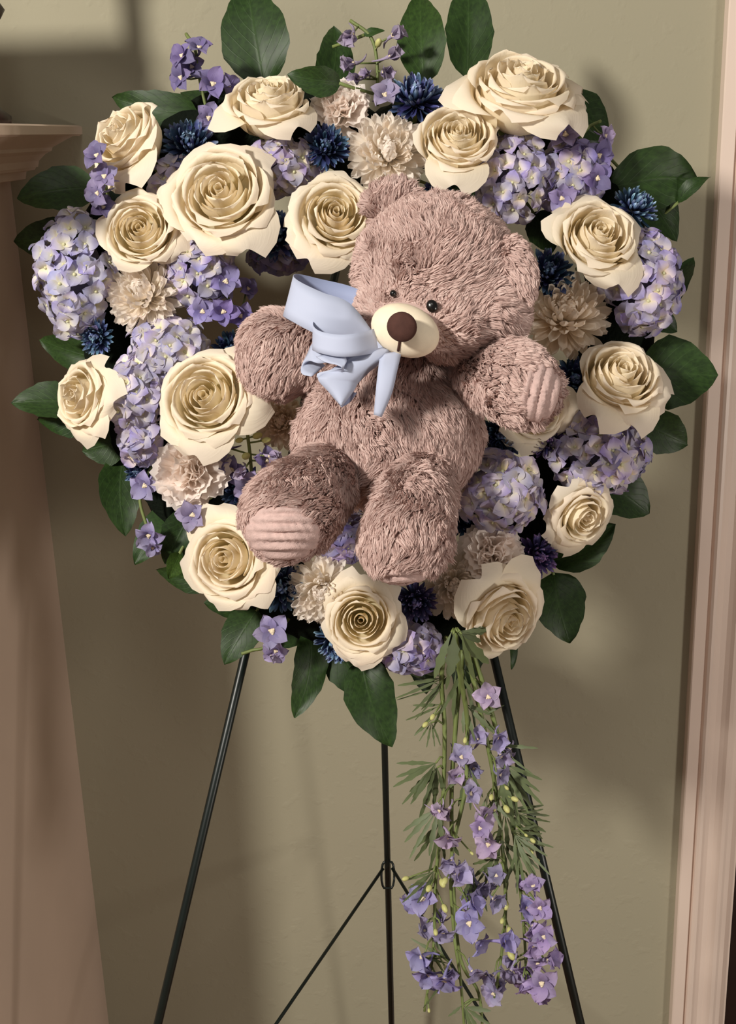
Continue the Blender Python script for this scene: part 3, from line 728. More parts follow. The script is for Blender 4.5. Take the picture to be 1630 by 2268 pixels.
# ------------------------------------------------------------------ white chrysanthemums and carnations
carnation('white carnation beside the upper left rose at the top', 755, 232, 66, -.05, .25, 1.085, 1)
mum('large round white chrysanthemum above the bear\'s head', 858, 335, 96, .0, .05, 1.075, 2, dens=1.15)
mum('spiky white chrysanthemum below the small pale rose on the left', 316, 645, 92, -.2, .25, 1.075, 3, dens=1.15)
mum('cream chrysanthemum right of the bear\'s cheek', 1255, 692, 104, .05, .3, 1.085, 4, tint=(1, .97, .92))
carnation('ruffled white carnation below the left rose with the wide petal', 418, 1042, 86, -.1, .05, 1.075, 5)
mum('white chrysanthemum left of the bottom centre rose', 712, 1312, 84, -.15, -.15, 1.075, 6, dens=1.1)
mum('white chrysanthemum right of the purple flower under the bear\'s foot', 1008, 1300, 80, .1, -.15, 1.08, 7)
carnation('pinkish white carnation above the lower right side-facing rose', 1092, 1222, 74, .05, .05, 1.075, 8)
mum('beige fuzzy chrysanthemum squeezed between the left rose and the bear', 622, 935, 62, -.1, .1, 1.085, 9, tint=(.97, .92, .86))

# ------------------------------------------------------------------ blue chrysanthemums
def blue(label, px, py, r, a=0, b=0, d=1.09, seed=0, tint=(1, 1, 1)): return mum(label, px, py, r, a, b, d, 100 + seed, True, tint)
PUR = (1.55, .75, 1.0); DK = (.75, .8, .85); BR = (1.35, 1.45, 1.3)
blue('blue chrysanthemum between the two upper left roses', 418, 312, 68, .1, .3, 1.085, 1)
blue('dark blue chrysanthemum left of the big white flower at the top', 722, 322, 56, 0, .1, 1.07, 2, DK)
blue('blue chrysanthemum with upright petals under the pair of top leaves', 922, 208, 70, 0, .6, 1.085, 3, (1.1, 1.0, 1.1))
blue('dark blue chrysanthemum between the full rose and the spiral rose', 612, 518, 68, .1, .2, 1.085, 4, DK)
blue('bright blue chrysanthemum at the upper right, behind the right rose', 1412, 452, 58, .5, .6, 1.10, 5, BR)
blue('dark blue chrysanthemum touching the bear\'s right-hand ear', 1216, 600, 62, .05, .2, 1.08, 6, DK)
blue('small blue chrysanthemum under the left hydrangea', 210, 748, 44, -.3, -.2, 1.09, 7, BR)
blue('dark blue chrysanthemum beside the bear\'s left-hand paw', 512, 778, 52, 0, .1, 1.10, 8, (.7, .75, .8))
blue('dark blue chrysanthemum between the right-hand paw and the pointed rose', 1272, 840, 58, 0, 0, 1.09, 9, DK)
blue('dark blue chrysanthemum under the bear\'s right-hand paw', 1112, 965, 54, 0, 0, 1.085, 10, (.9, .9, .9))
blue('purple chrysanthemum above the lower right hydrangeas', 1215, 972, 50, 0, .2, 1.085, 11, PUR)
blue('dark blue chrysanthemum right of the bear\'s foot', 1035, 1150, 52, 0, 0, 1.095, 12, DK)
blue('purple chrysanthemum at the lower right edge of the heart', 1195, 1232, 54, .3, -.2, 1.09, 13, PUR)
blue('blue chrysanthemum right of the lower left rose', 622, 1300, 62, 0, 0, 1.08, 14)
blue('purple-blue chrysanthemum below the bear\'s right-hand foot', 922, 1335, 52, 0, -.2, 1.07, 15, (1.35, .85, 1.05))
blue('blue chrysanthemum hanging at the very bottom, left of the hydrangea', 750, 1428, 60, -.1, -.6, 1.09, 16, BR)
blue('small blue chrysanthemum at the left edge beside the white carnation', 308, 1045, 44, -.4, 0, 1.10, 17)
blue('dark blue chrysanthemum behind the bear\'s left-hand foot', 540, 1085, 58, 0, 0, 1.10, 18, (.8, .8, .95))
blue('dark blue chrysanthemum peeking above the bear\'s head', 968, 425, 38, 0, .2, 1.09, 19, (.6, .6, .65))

# ------------------------------------------------------------------ hydrangeas
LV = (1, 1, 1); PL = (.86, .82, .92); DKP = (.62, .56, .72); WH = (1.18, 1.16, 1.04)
hydrangea('tall lavender-blue hydrangea head at the left edge', 172, 605, 100, 148, 1.095, 58, 1, (1.06, 1.08, 1.12), a=-.25)
hydrangea('pale hydrangea florets between the two left roses', 382, 420, 58, 72, 1.09, 22, 2, (1.02, 1.0, 1.0))
hydrangea('lavender hydrangea head under the full left rose', 440, 590, 88, 110, 1.09, 44, 3, (1.0, .98, 1.05))
hydrangea('pale lavender hydrangea head left of the bear\'s left-hand paw', 375, 775, 100, 85, 1.09, 42, 4, (1.08, 1.07, 1.07))
hydrangea('pale hydrangea head above the side-facing left rose', 305, 870, 72, 95, 1.085, 34, 5, (1.1, 1.08, 1.08))
hydrangea('pale hydrangea head at the top, above the spiral rose', 622, 372, 95, 72, 1.09, 34, 6, (1.05, 1.0, .98))
hydrangea('lavender hydrangea head right of the bear\'s head', 1130, 395, 102, 105, 1.09, 46, 7, (1.05, 1.02, 1.05))
hydrangea('purple-grey hydrangea florets under the biggest rose', 1262, 395, 82, 95, 1.10, 32, 8, PL)
hydrangea('lavender hydrangea head at the right edge of the heart', 1420, 625, 98, 122, 1.095, 54, 9, (.96, .92, 1.0), a=.2)
hydrangea('hydrangea head with open pale florets right of the bear\'s foot', 1108, 1092, 106, 98, 1.07, 38, 10, (1.12, 1.08, 1.06), size=34)
hydrangea('wide lavender hydrangea head at the lower right edge', 1325, 1005, 122, 100, 1.095, 52, 11, (1.0, .96, 1.02))
hydrangea('lavender hydrangea head at the bottom of the heart', 905, 1432, 84, 62, 1.09, 30, 12, (.98, .92, 1.06), b=-.3)
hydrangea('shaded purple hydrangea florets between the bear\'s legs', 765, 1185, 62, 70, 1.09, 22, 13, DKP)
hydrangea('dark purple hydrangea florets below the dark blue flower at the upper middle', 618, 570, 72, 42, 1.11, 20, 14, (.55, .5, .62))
hydrangea('pale lilac florets at the left edge above the small blue flower', 312, 980, 50, 58, 1.09, 16, 15, (1.0, .96, 1.02), size=32)

# ------------------------------------------------------------------ loose delphinium sprays
def spray(label, path, florets=(), buds=(), seed=0, d=1.09, r=.0016, stem='stem'):
    """path: stem pixels; florets: (px,py,size,a,b,tint,depth) ; buds: (px,py,size,pale)"""
    rng = random.Random(seed * 23 + 9)
    pw = [P(x, y, dd) for (x, y, dd) in path]
    root = empty('delphinium_spray', Matrix.Translation(pw[0])); tag(root, label, 'delphinium', 'delphinium sprays in the wreath')
    o = pw[0]; cv = catmull([p - o for p in pw], 4 * len(pw))
    obj('stem', mesh('stem', *tube(cv, r, 6), M[stem]), root)
    def near(p): return min(cv, key=lambda q: (q - p).length)
    for fl in florets:
        x, y, s, a, b = fl[:5]; tint = fl[5] if len(fl) > 5 else (1, 1, 1); dd = fl[6] if len(fl) > 6 else d
        p = P(x, y, dd) - o; dr = -F_ + R_ * a + U_ * b
        e = floret5(root, p, dr, m(s, dd), rng, tint)
        obj('pedicel', mesh('pedicel', *tube([p - dr.normalized() * m(s, dd) * .15, (p + near(p)) / 2 + F_ * .004, near(p)], .0009, 5), M['stem']), root)
    for bd in buds:
        x, y, s, pale = bd[:4]; p = P(x, y, d) - o; n_ = near(p); dr = (p - n_)
        if dr.length < .004: dr = -F_ - U_
        if pale: floret5(root, p, dr, m(s * 1.15, d), rng, (1.12, 1.02, .9), cup=1.15)
        else: obj('bud', BUD, root, align(p, dr, 0, m(s, d)), (1, 1, 1, 1))
        obj('pedicel', mesh('pedicel', *tube([p, n_], .0009, 5), M['stem']), root)
    return root
PV = (.62, .55, .70); PV2 = (.84, .78, .86); GR = (1.05, 1.0, .95)
spray('purple delphinium spray standing at the upper left', [(470, 290, 1.12), (445, 190, 1.11), (432, 110, 1.11), (412, 75, 1.12)],
      [(405, 125, 36, -.5, .2, PV), (442, 108, 34, .1, .6, PV), (472, 188, 42, .1, .1, PV), (402, 172, 34, -.6, -.3, PV), (505, 190, 32, .8, 0, PV, 1.12), (462, 262, 36, .1, -.2, PV2), (425, 150, 34, -.1, .1, PV, 1.11)], seed=1, d=1.10)
spray('lilac delphinium spray crossing the side-facing rose by the mantel', [(245, 470, 1.08), (232, 400, 1.06), (215, 350, 1.05), (190, 345, 1.05)],
      [(216, 346, 36, -.3, .3, PV, 1.035), (232, 392, 36, -.1, .1, PV2, 1.04), (218, 428, 34, -.6, -.3, PV2, 1.05), (228, 460, 32, .3, .2, PV, 1.06)], seed=2, d=1.05)
spray('pale grey-lilac buds between the leaves at the top', [(835, 235, 1.13), (835, 140, 1.12), (820, 80, 1.12), (775, 45, 1.12)],
      [(852, 212, 38, .2, .3, (1.05, 1.0, .95), 1.085)],
      [(780, 75, 34, 1), (785, 140, 30, 1), (795, 175, 28, 1), (862, 125, 30, 1), (850, 160, 32, 1), (868, 80, 30, 1), (815, 165, 20, 1), (838, 95, 22, 0)], seed=3, d=1.11)
leaf('tiny green leaf between the pale buds at the top', (805, 78), (852, 68), 22, 1.12, 1.12, .3, seed=60, tint=(1.3, 1.3, 1.2))
spray('lilac delphinium florets sticking out under the biggest rose', [(1265, 400, 1.10), (1275, 330, 1.09), (1300, 285, 1.09), (1330, 268, 1.10)],
      [(1252, 300, 42, -.1, .2, PV2, 1.07), (1340, 300, 26, .6, -.2, (1.25, 1.1, 1.1)), (1325, 345, 38, .4, -.1, PV), (1322, 395, 40, .2, -.3, PV, 1.075), (1275, 335, 34, 0, 0, PV, 1.08), (1245, 440, 36, -.2, -.1, PV2, 1.075)], seed=4, d=1.09)
spray('green budded delphinium spray between the left rose and the bear\'s leg', [(560, 1100, 1.10), (555, 1020, 1.07), (548, 960, 1.055), (545, 925, 1.05)],
      [(515, 1040, 38, -.3, -.3, PV, 1.085), (590, 1020, 34, .4, -.1, PV, 1.07), (548, 1075, 40, 0, -.6, PV2, 1.075), (500, 990, 34, -.5, .2, PV, 1.08)],
      [(505, 958, 22, 0), (570, 965, 22, 0), (545, 1010, 24, 0), (590, 975, 20, 0), (530, 975, 18, 0), (540, 1040, 26, 1), (595, 1010, 26, 1)], seed=5, d=1.06)
spray('lilac florets dangling on a thin stalk at the left flank', [(350, 1010, 1.10), (322, 1060, 1.10), (310, 1110, 1.10), (330, 1180, 1.10)],
      [(322, 1075, 38, -.2, -.3, (1, .96, 1), 1.085), (330, 1185, 36, -.1, -.7, (1, .96, 1)), (338, 1212, 24, .1, -.9, (1, .96, 1))], seed=6, d=1.10)
spray('single lilac floret with an open yellow eye at the lower left', [(640, 1370, 1.12), (590, 1430, 1.11), (560, 1440, 1.11), (535, 1448, 1.11)],
      [(603, 1398, 46, 0, .05, (.95, .9, .95), 1.085), (610, 1440, 32, .2, -.7, (1.05, .95, 1.0), 1.10)], [(600, 1452, 16, 1)], seed=7, d=1.10)
spray('lilac floret left of the lower left rose', [(470, 1100, 1.10), (440, 1120, 1.09), (425, 1140, 1.09)], [(428, 1140, 40, -.2, -.1, (.95, .9, .95), 1.075)], seed=8, d=1.08)
spray('violet delphinium florets hanging beside the heart opening', [(455, 590, 1.09), (490, 640, 1.08), (520, 680, 1.09), (548, 700, 1.10)],
      [(500, 625, 40, .2, .2, (.85, .8, 1), 1.07), (495, 690, 38, .1, -.2, (.8, .72, 1), 1.07), (532, 700, 34, .4, -.3, (.7, .62, .9), 1.08), (450, 690, 36, -.2, -.2, (.9, .86, 1), 1.075), (548, 640, 28, .8, .1, (.7, .62, .8), 1.10)], seed=9, d=1.08)
# ------------------------------------------------------------------ the hanging delphinium stalks
def stalk(label, path, florets, buds=(), fronds=(), seed=0, r0=.0026, r1=.0012):
    """path: (px,py,d) top to bottom; fronds: (px,py, dx,dy direction in pixels, width px, lobes, depth)"""
    rng = random.Random(seed * 29 + 4)
    pw = [P(*q) for q in path]; o = pw[-1]
    root = empty('delphinium_stalk', Matrix.Translation(o)); tag(root, label, 'delphinium', 'delphinium stalks hanging from the wreath')
    cv = catmull([p - o for p in pw], 6 * len(pw)); n = len(cv)
    obj('stem', mesh('stem', *tube(cv, [r0 + (r1 - r0) * i / (n - 1) for i in range(n)], 7), M['stem']), root)
    def near(p): return min(cv, key=lambda q: (q - p).length)
    for (x, y, s, a, b, tint) in florets:
        dd = 1.095 + rng.uniform(-.02, .015); p = P(x, y, dd) - o; dr = -F_ + R_ * (a + rng.uniform(-.9, .9)) + U_ * (b + rng.uniform(-.9, .7))
        floret5(root, p, dr, m(s * .92, dd), rng, tint, cup=rng.uniform(.25, .8))
        if rng.random() < .6:
            p2 = P(x + rng.uniform(-22, 22), y + rng.uniform(-26, 20), dd + .012) - o
            floret5(root, p2, -F_ + R_ * rng.uniform(-1.5, 1.5) + U_ * rng.uniform(-1.5, 1), m(s * .75, dd), rng, (tint[0] * .92, tint[1] * .9, tint[2] * .9), cup=rng.uniform(.4, 1.0))
            q2 = near(p2 + U_ * .012); obj('pedicel', mesh('pedicel', *tube([p2, q2], .0009, 5), M['stem']), root)
        q = near(p + U_ * .012); obj('pedicel', mesh('pedicel', *tube([p - dr.normalized() * m(s, dd) * .2, (p + q) / 2 + U_ * .004, q], .0009, 5), M['stem']), root)
    for (x, y, s) in buds:
        p = P(x, y, 1.09) - o; q = near(p + U_ * .01); dr = p - q
        if dr.length < .003: dr = -U_
        obj('bud', BUD, root, align(p, dr, 0, m(s, 1.09)))
        obj('pedicel', mesh('pedicel', *tube([p, q], .0008, 5), M['stem']), root)
    for i, (x, y, dx, dy, w, lobes) in enumerate(fronds):
        near_top = y < 1430; A = P(x, y, 1.03 if near_top else 1.10) - o; B = P(x + dx, y + dy, (1.035 if near_top else 1.09) + rng.uniform(-.02, .02)) - o
        X = (B - A); L = X.length; X.normalize(); Z = -F_ + R_ * rng.uniform(-.5, .5); Z = (Z - X * Z.dot(X)).normalized(); Y = Z.cross(X)
        mt = Matrix(((X.x, Y.x, Z.x, A.x), (X.y, Y.y, Z.y, A.y), (X.z, Y.z, Z.z, A.z), (0, 0, 0, 1)))
        obj('leaf', mesh('frond', *frond_vf(L, m(w * .55), lobes + 1, seed * 50 + i), M['frond']), root, mt)
        q = near(A)
        if (q - A).length > .003: obj('leaf_stalk', mesh('leaf_stalk', *tube([q, (q + A) / 2 + U_ * .003, A], .001, 5), M['stem']), root)
    return root
PK = (1.32, 1.12, 1.02); LI = (1.15, 1.1, 1.06); VI = (.95, .92, 1.06); MA = (1.1, .92, 1.0); GY = (.8, .78, .78)
stalk('middle hanging stalk with pink florets and leafy green top', [(1008, 1400, 1.04), (1020, 1500, 1.07), (1035, 1600, 1.095), (1030, 1750, 1.10), (1000, 1900, 1.10), (1005, 2060, 1.10), (1020, 2170, 1.10), (1030, 2300, 1.10)],
      [(1022, 1678, 36, -.4, .2, LI), (1008, 1722, 36, -.5, -.1, PK), (1040, 1758, 34, .2, -.2, LI), (995, 1792, 32, -.4, -.3, PK), (992, 1850, 40, -.4, -.4, PK), (1000, 1905, 36, -.3, -.2, LI), (1012, 1935, 44, 0, -.3, LI),
       (1042, 2000, 40, .2, .1, VI), (1040, 2045, 44, .1, -.2, VI), (1055, 2085, 36, .3, -.3, VI), (1045, 2150, 36, 0, -.5, LI)],
      [(985, 1952, 20), (1030, 1640, 14)],
      [(1005, 1402, 2, 105, 26, 0), (1012, 1398, 78, 80, 24, 0), (1020, 1402, 92, 0, 14, 0), (1000, 1400, -42, 95, 16, 0), (1015, 1400, 62, 34, 14, 0), (1022, 1404, 30, 100, 14, 0), (1004, 1404, -18, 130, 12, 0), (1018, 1398, 70, -8, 10, 0), (1030, 1560, 45, 78, 8, 3), (1025, 1480, 35, 130, 8, 2), (1010, 1480, -10, 160, 9, 2)], 1)
stalk('left hanging stalk with the cut fronds and violet florets near its end', [(990, 1410, 1.09), (978, 1500, 1.10), (985, 1620, 1.105), (980, 1800, 1.105), (965, 1950, 1.105), (960, 2100, 1.105), (940, 2240, 1.105)],
      [(938, 1992, 46, -.1, .2, VI), (938, 2062, 38, -.4, -.1, LI), (980, 2062, 34, .3, -.2, LI), (936, 2118, 42, -.1, .2, VI), (950, 2155, 40, -.2, -.3, VI), (985, 2168, 42, .3, -.4, (.85, .82, .95))],
      [(950, 1968, 20), (980, 1956, 22), (985, 2012, 20), (898, 1946, 16), (965, 2065, 16), (958, 1588, 16), (942, 1605, 16), (950, 2238, 10), (988, 2145, 14)],
      [(985, 1500, -105, 58, 7, 4), (980, 1560, -75, 60, 6, 3), (965, 1690, -80, 75, 9, 5), (968, 1700, -30, 110, 10, 4), (970, 1790, -55, 105, 9, 4), (975, 1820, -20, 120, 9, 4), (960, 1930, -55, 70, 7, 4), (955, 1600, -12, 55, 4, 4), (980, 1520, -100, 35, 4, 2), (1000, 2135, -110, 70, 5, 1), (985, 2120, -80, -40, 6, 2)], 2)
stalk('right hanging stalk with lilac florets beside the easel leg', [(1030, 1420, 1.09), (1060, 1560, 1.10), (1090, 1700, 1.105), (1110, 1850, 1.105), (1120, 2000, 1.10), (1110, 2120, 1.10), (1095, 2210, 1.10)],
      [(1082, 1545, 38, .4, .2, PK), (1060, 1640, 38, -.2, .2, LI), (1100, 1632, 36, .3, .3, (1.05, 1.0, 1.05)), (1108, 1672, 38, .2, -.1, LI), (1105, 1715, 32, .3, -.3, GY), (1072, 1805, 38, .1, -.1, PK), (1062, 1835, 34, -.1, -.3, MA), (1082, 1870, 38, .3, -.2, PK),
       (1092, 1990, 34, -.2, .1, GY), (1112, 2085, 44, 0, 0, VI), (1092, 2160, 34, -.3, -.4, GY), (1095, 2200, 36, 0, -.7, LI), (1100, 1940, 32, .2, .1, GY)],
      [(1088, 1766, 16), (1122, 1792, 20), (1140, 1770, 18), (1120, 2005, 22), (1130, 2064, 22), (1132, 2116, 22), (1112, 2040, 14), (1122, 1745, 12), (1095, 1792, 12)],
      [(1100, 1650, 85, 75, 6, 2), (1112, 1690, 75, 110, 9, 5), (1120, 1700, 40, 120, 9, 4), (1125, 1790, 85, 70, 8, 5), (1118, 1800, 55, 120, 9, 4), (1070, 1585, 65, 20, 4, 1), (1110, 1860, 25, 130, 9, 4), (1095, 1900, -45, 75, 8, 3), (1080, 1760, 10, 100, 8, 3)], 3)
stalk('far right hanging stalk with mauve florets clustered at its end', [(1040, 1425, 1.095), (1095, 1600, 1.11), (1125, 1760, 1.11), (1145, 1900, 1.11), (1160, 2050, 1.105), (1165, 2150, 1.105)],
      [(1182, 1965, 36, .2, .2, MA), (1165, 2015, 36, -.2, 0, VI), (1195, 2010, 34, .4, 0, MA), (1180, 2050, 38, .1, 0, MA), (1205, 2075, 38, .5, .1, MA), (1180, 2092, 36, 0, -.2, MA), (1212, 2125, 40, .5, -.1, MA), (1172, 2142, 42, 0, -.3, MA), (1132, 2150, 40, -.4, -.3, LI), (1200, 2178, 44, .4, -.5, MA), (1160, 2175, 34, -.1, -.5, MA)],
      [(1180, 1862, 14), (1176, 1888, 14), (1190, 1905, 12), (1165, 1850, 10)],
      [(1140, 1850, 65, 90, 7, 5), (1135, 1840, 70, 40, 7, 4), (1145, 1880, 30, 100, 7, 4), (1145, 1800, 70, 50, 6, 3)], 4)
stalk('bare green stalk dropping past the lilac clusters to the bottom edge', [(1025, 1440, 1.10), (1010, 1600, 1.11), (1000, 1800, 1.115), (1015, 2100, 1.115), (1060, 2200, 1.11), (1070, 2300, 1.11)],
      [(975, 1795, 28, -.5, .1, PK), (1050, 1700, 28, .2, .2, GY), (1060, 1960, 36, 0, .1, GY)],
      [(1045, 1890, 10)], [(1030, 2230, 45, 55, 9, 3), (1025, 2225, -12, 60, 6, 1), (1045, 1940, 20, 90, 8, 4), (1040, 1700, -20, 110, 7, 3)], 5)
# ------------------------------------------------------------------ teddy bear
bear = empty('teddy_bear', Matrix.Translation(P(880, 1090, 1.08)))
tag(bear, 'mauve plush teddy bear with a cream muzzle sitting in the wreath', 'teddy bear')
BI = bear.matrix_world.inverted()
def blob_mesh(balls, voxel=.0045, smooth=12):
    """balls: (px,py,d,rpx or (rx,ry,rz)px) united and smoothed into one closed surface (world coordinates)"""
    parts = []
    for (x, y, d, r) in balls:
        c = P(x, y, d)
        if hasattr(r, '__len__'):
            v, f = spherevf((0, 0, 0), 1, 24, 16); a, b, e = m(r[0], d), m(r[1], d), m(r[2], d)
            ro = math.radians(r[3]) if len(r) > 3 else 0
            X = R_ * math.cos(ro) + U_ * math.sin(ro); Y = U_ * math.cos(ro) - R_ * math.sin(ro)
            v = [c + X * (q[0] * a) + Y * (q[1] * b) - F_ * (q[2] * e) for q in v]
        else: v, f = spherevf(c, m(r, d), 24, 16)
        parts.append((v, f))
    v, f = merge(*parts); me = mesh('tmp_blob', v, f)
    o = bpy.data.objects.new('tmp_blob', me); col.objects.link(o)
    r = o.modifiers.new('r', 'REMESH'); r.mode = 'VOXEL'; r.voxel_size = voxel
    s = o.modifiers.new('s', 'SMOOTH'); s.factor = .6; s.iterations = smooth
    dg = bpy.context.evaluated_depsgraph_get(); out = bpy.data.meshes.new_from_object(o.evaluated_get(dg))
    bpy.data.objects.remove(o); bpy.data.meshes.remove(me)
    return out
def chain(pts, n=9):
    out = []
    for i in range(len(pts) - 1):
        for k in range(n):
            t = k / n; out.append(tuple(pts[i][q] * (1 - t) + pts[i + 1][q] * t for q in range(4)))
    out.append(pts[-1]); return out

def fur(me, dens, length, flow, excl=None, seed=0, width=.00075, clump=.62, cl_size=34, lift=.75):
    """me: skin mesh in world coordinates. Returns a mesh of skin + strands. flow(P,N)->tangent field (numpy)."""
    rs = np.random.RandomState(seed)
    me.calc_loop_triangles(); nt = len(me.loop_triangles); nv = len(me.vertices)
    V = np.empty(nv * 3); me.vertices.foreach_get('co', V); V = V.reshape(-1, 3)
    N = np.empty(nv * 3); me.vertices.foreach_get('normal', N); N = N.reshape(-1, 3)
    T = np.empty(nt * 3, dtype=np.int32); me.loop_triangles.foreach_get('vertices', T); T = T.reshape(-1, 3)
    A = np.linalg.norm(np.cross(V[T[:, 1]] - V[T[:, 0]], V[T[:, 2]] - V[T[:, 0]]), axis=1) / 2
    fn = N[T].mean(1); face = fn @ np.array(F_)
    wgt = A * np.where(face > .45, .12, 1.0)
    n = int(wgt.sum() * dens)
    ti = rs.choice(nt, n, p=wgt / wgt.sum())
    b = rs.rand(n, 2); sw = b.sum(1) > 1; b[sw] = 1 - b[sw]; w3 = np.stack([1 - b.sum(1), b[:, 0], b[:, 1]], 1)
    p = (V[T[ti]] * w3[:, :, None]).sum(1); nr = (N[T[ti]] * w3[:, :, None]).sum(1); nr /= np.linalg.norm(nr, axis=1)[:, None]
    L = length * rs.uniform(.7, 1.15, n)
    if excl is not None:
        kf = excl(p); keep = kf > .03; p, nr, L = p[keep], nr[keep], (L * kf)[keep]; n = len(p)
    fl = flow(p, nr); fl = fl - nr * (fl * nr).sum(1)[:, None]
    # swirling noise
    q = p * 55.0
    sw1 = np.stack([np.sin(q[:, 1] * 1.3 + 2.1 * np.sin(q[:, 2])), np.sin(q[:, 2] * 1.1 + 1.7 * np.sin(q[:, 0] * 1.2)), np.sin(q[:, 0] * 1.4 + 1.9 * np.sin(q[:, 1]))], 1)
    q2 = p * 150.0
    sw2 = np.stack([np.sin(q2[:, 2] + 2 * np.sin(q2[:, 1])), np.sin(q2[:, 0] + 2 * np.sin(q2[:, 2])), np.sin(q2[:, 1] + 2 * np.sin(q2[:, 0]))], 1)
    tn = fl + .42 * sw1 + .36 * sw2; tn = tn - nr * (tn * nr).sum(1)[:, None]
    d = nr * lift + tn * .75 + rs.normal(0, .16, (n, 3)); d /= np.linalg.norm(d, axis=1)[:, None]
    d2 = nr * (lift * .35) + tn * 1.05 + np.array([0, 0, -.18]) + rs.normal(0, .16, (n, 3)); d2 /= np.linalg.norm(d2, axis=1)[:, None]
    mid = p + d * (L * .5)[:, None]; tip = mid + d2 * (L * .55)[:, None]
    nc = max(4, n // cl_size); ci = rs.choice(n, nc, replace=False)
    kd = kdtree.KDTree(nc)
    for i, c in enumerate(ci): kd.insert(p[c], i)
    kd.balance()
    near = ci[np.array([kd.find(x)[1] for x in p])]
    k = clump * rs.uniform(.6, 1.1, n)[:, None]
    tip = tip * (1 - k) + (tip[near] + rs.normal(0, .0009, (n, 3))) * k
    k2 = k * .45; mid = mid * (1 - k2) + (mid[near] + (p - p[near]) * .55) * k2
    ax = tip - p; side = np.cross(ax, -np.array(F_) + rs.normal(0, .5, (n, 3))); side /= (np.linalg.norm(side, axis=1)[:, None] + 1e-9)
    w = (width * rs.uniform(.7, 1.3, n))[:, None]
    root = p - nr * .0012
    sv = np.concatenate([root - side * w, root + side * w, mid + side * w * .85, mid - side * w * .85, tip], 0)
    i0 = np.arange(n); q4 = np.stack([i0, i0 + n, i0 + 2 * n, i0 + 3 * n], 1) + nv; t3 = np.stack([i0 + 3 * n, i0 + 2 * n, i0 + 4 * n], 1) + nv
    allv = np.concatenate([V, sv], 0)
    # into the bear's frame
    b0 = np.array(bear.matrix_world.translation); allv = allv - b0
    out = bpy.data.meshes.new('plush')
    npoly = nt + 2 * n; out.vertices.add(len(allv)); out.vertices.foreach_set('co', allv.astype(np.float32).ravel())
    loops = np.concatenate([T.ravel(), q4.ravel(), t3.ravel()]).astype(np.int32)
    out.loops.add(len(loops)); out.loops.foreach_set('vertex_index', loops)
    tot = np.concatenate([np.full(nt, 3), np.full(n, 4), np.full(n, 3)]).astype(np.int32); st = np.concatenate([[0], np.cumsum(tot)[:-1]]).astype(np.int32)
    out.polygons.add(npoly); out.polygons.foreach_set('loop_start', st); out.polygons.foreach_set('loop_total', tot)
    out.polygons.foreach_set('use_smooth', np.ones(npoly, dtype=bool))
    cr = rs.rand(n)
    sr = .5 * cr[near % n] + .5 * rs.rand(n) if True else cr
    at = out.attributes.new('strand', 'FLOAT', 'POINT')
    at.data.foreach_set('value', np.concatenate([np.full(nv, .25), sr, sr, sr, sr, sr]).astype(np.float32))
    out.materials.append(M['fur']); out.update(calc_edges=True); out.validate()
    return out
def away(cpt, extra=(0, 0, 0), k=1.0):
    c = np.array(cpt); e = np.array(extra)
    def fn(p, n):
        v = p - c; v = v / (np.linalg.norm(v, axis=1)[:, None] + 1e-9); return v * k + e
    return fn
def const(vec):
    vv = np.array(vec); return lambda p, n: np.tile(vv, (len(p), 1))
def bvh_of(me): return BVHTree.FromPolygons([v.co.copy() for v in me.vertices], [tuple(q.vertices) for q in me.polygons])
def inside_cone(items):
    """items: (px,py,rx,ry,rot deg, soft): 0 inside the picture-plane ellipse (front side), 1 outside"""
    cam_ = np.array(CAM); R3, U3, F3 = np.array(R_), np.array(U_), np.array(F_)
    def fn(p):
        q = p - cam_; z = q @ F3; x = CX + (q @ R3) / z * FPX; y = CY - (q @ U3) / z * FPX
        k = np.ones(len(p))
        for (px, py, rx, ry, rot, lo) in items:
            a = math.radians(rot); dx, dy = x - px, y - py
            u = (dx * math.cos(a) + dy * math.sin(a)) / rx; w = (-dx * math.sin(a) + dy * math.cos(a)) / ry
            r = np.sqrt(u * u + w * w); k = np.minimum(k, np.clip(lo + (1 - lo) * (r - .92) / .35, lo, 1))
        return k
    return fn
DENS = 1.15e6
# torso
tor = blob_mesh([(868, 960, 1.045, (195, 165, 150)), (862, 880, 1.045, (168, 150, 130)), (905, 1010, 1.04, (140, 90, 120)), (722, 965, 1.06, (62, 60, 66)), (870, 1030, 1.03, (110, 70, 110))])
obj('body', fur(tor, DENS, .0125, const(tuple(-U_ * .9)), None, 1), bear)
# head, rolled to the right
hd = blob_mesh([(963, 612, 1.0, (174, 172, 160)), (900, 680, .985, (118, 100, 115, 20)), (1062, 690, .99, (110, 95, 105, 20)), (960, 720, .975, (120, 72, 110, -8)), (905, 725, .955, (70, 55, 60, -20)), (985, 530, 1.0, (112, 78, 100, -22))], smooth=16)
NOSE = P(892, 735, .905)
obj('head', fur(hd, DENS, .0125, away(NOSE, (0, 0, 0)), inside_cone([(896, 732, 84, 66, 20, 0.0), (872, 650, 20, 16, 17, .12), (956, 676, 26, 24, 17, .12), (840, 700, 40, 60, 10, .45), (915, 660, 34, 28, 17, .4)]), 2), bear)
hb = bvh_of(hd)
# ears
el = blob_mesh([(868, 448, 1.0, (64, 46, 24, 22)), (884, 470, 1.0, (48, 40, 28, 22))], .0035, 8)
obj('ear', fur(el, DENS, .010, away(P(905, 520, 1.02)), None, 3), bear)
er = blob_mesh([(1143, 596, .965, (42, 76, 24, 16)), (1128, 592, .972, (38, 68, 26, 16))], .0035, 8)
obj('ear', fur(er, DENS, .0095, away(P(1085, 560, .98), tuple(-U_ * .5)), None, 4), bear)
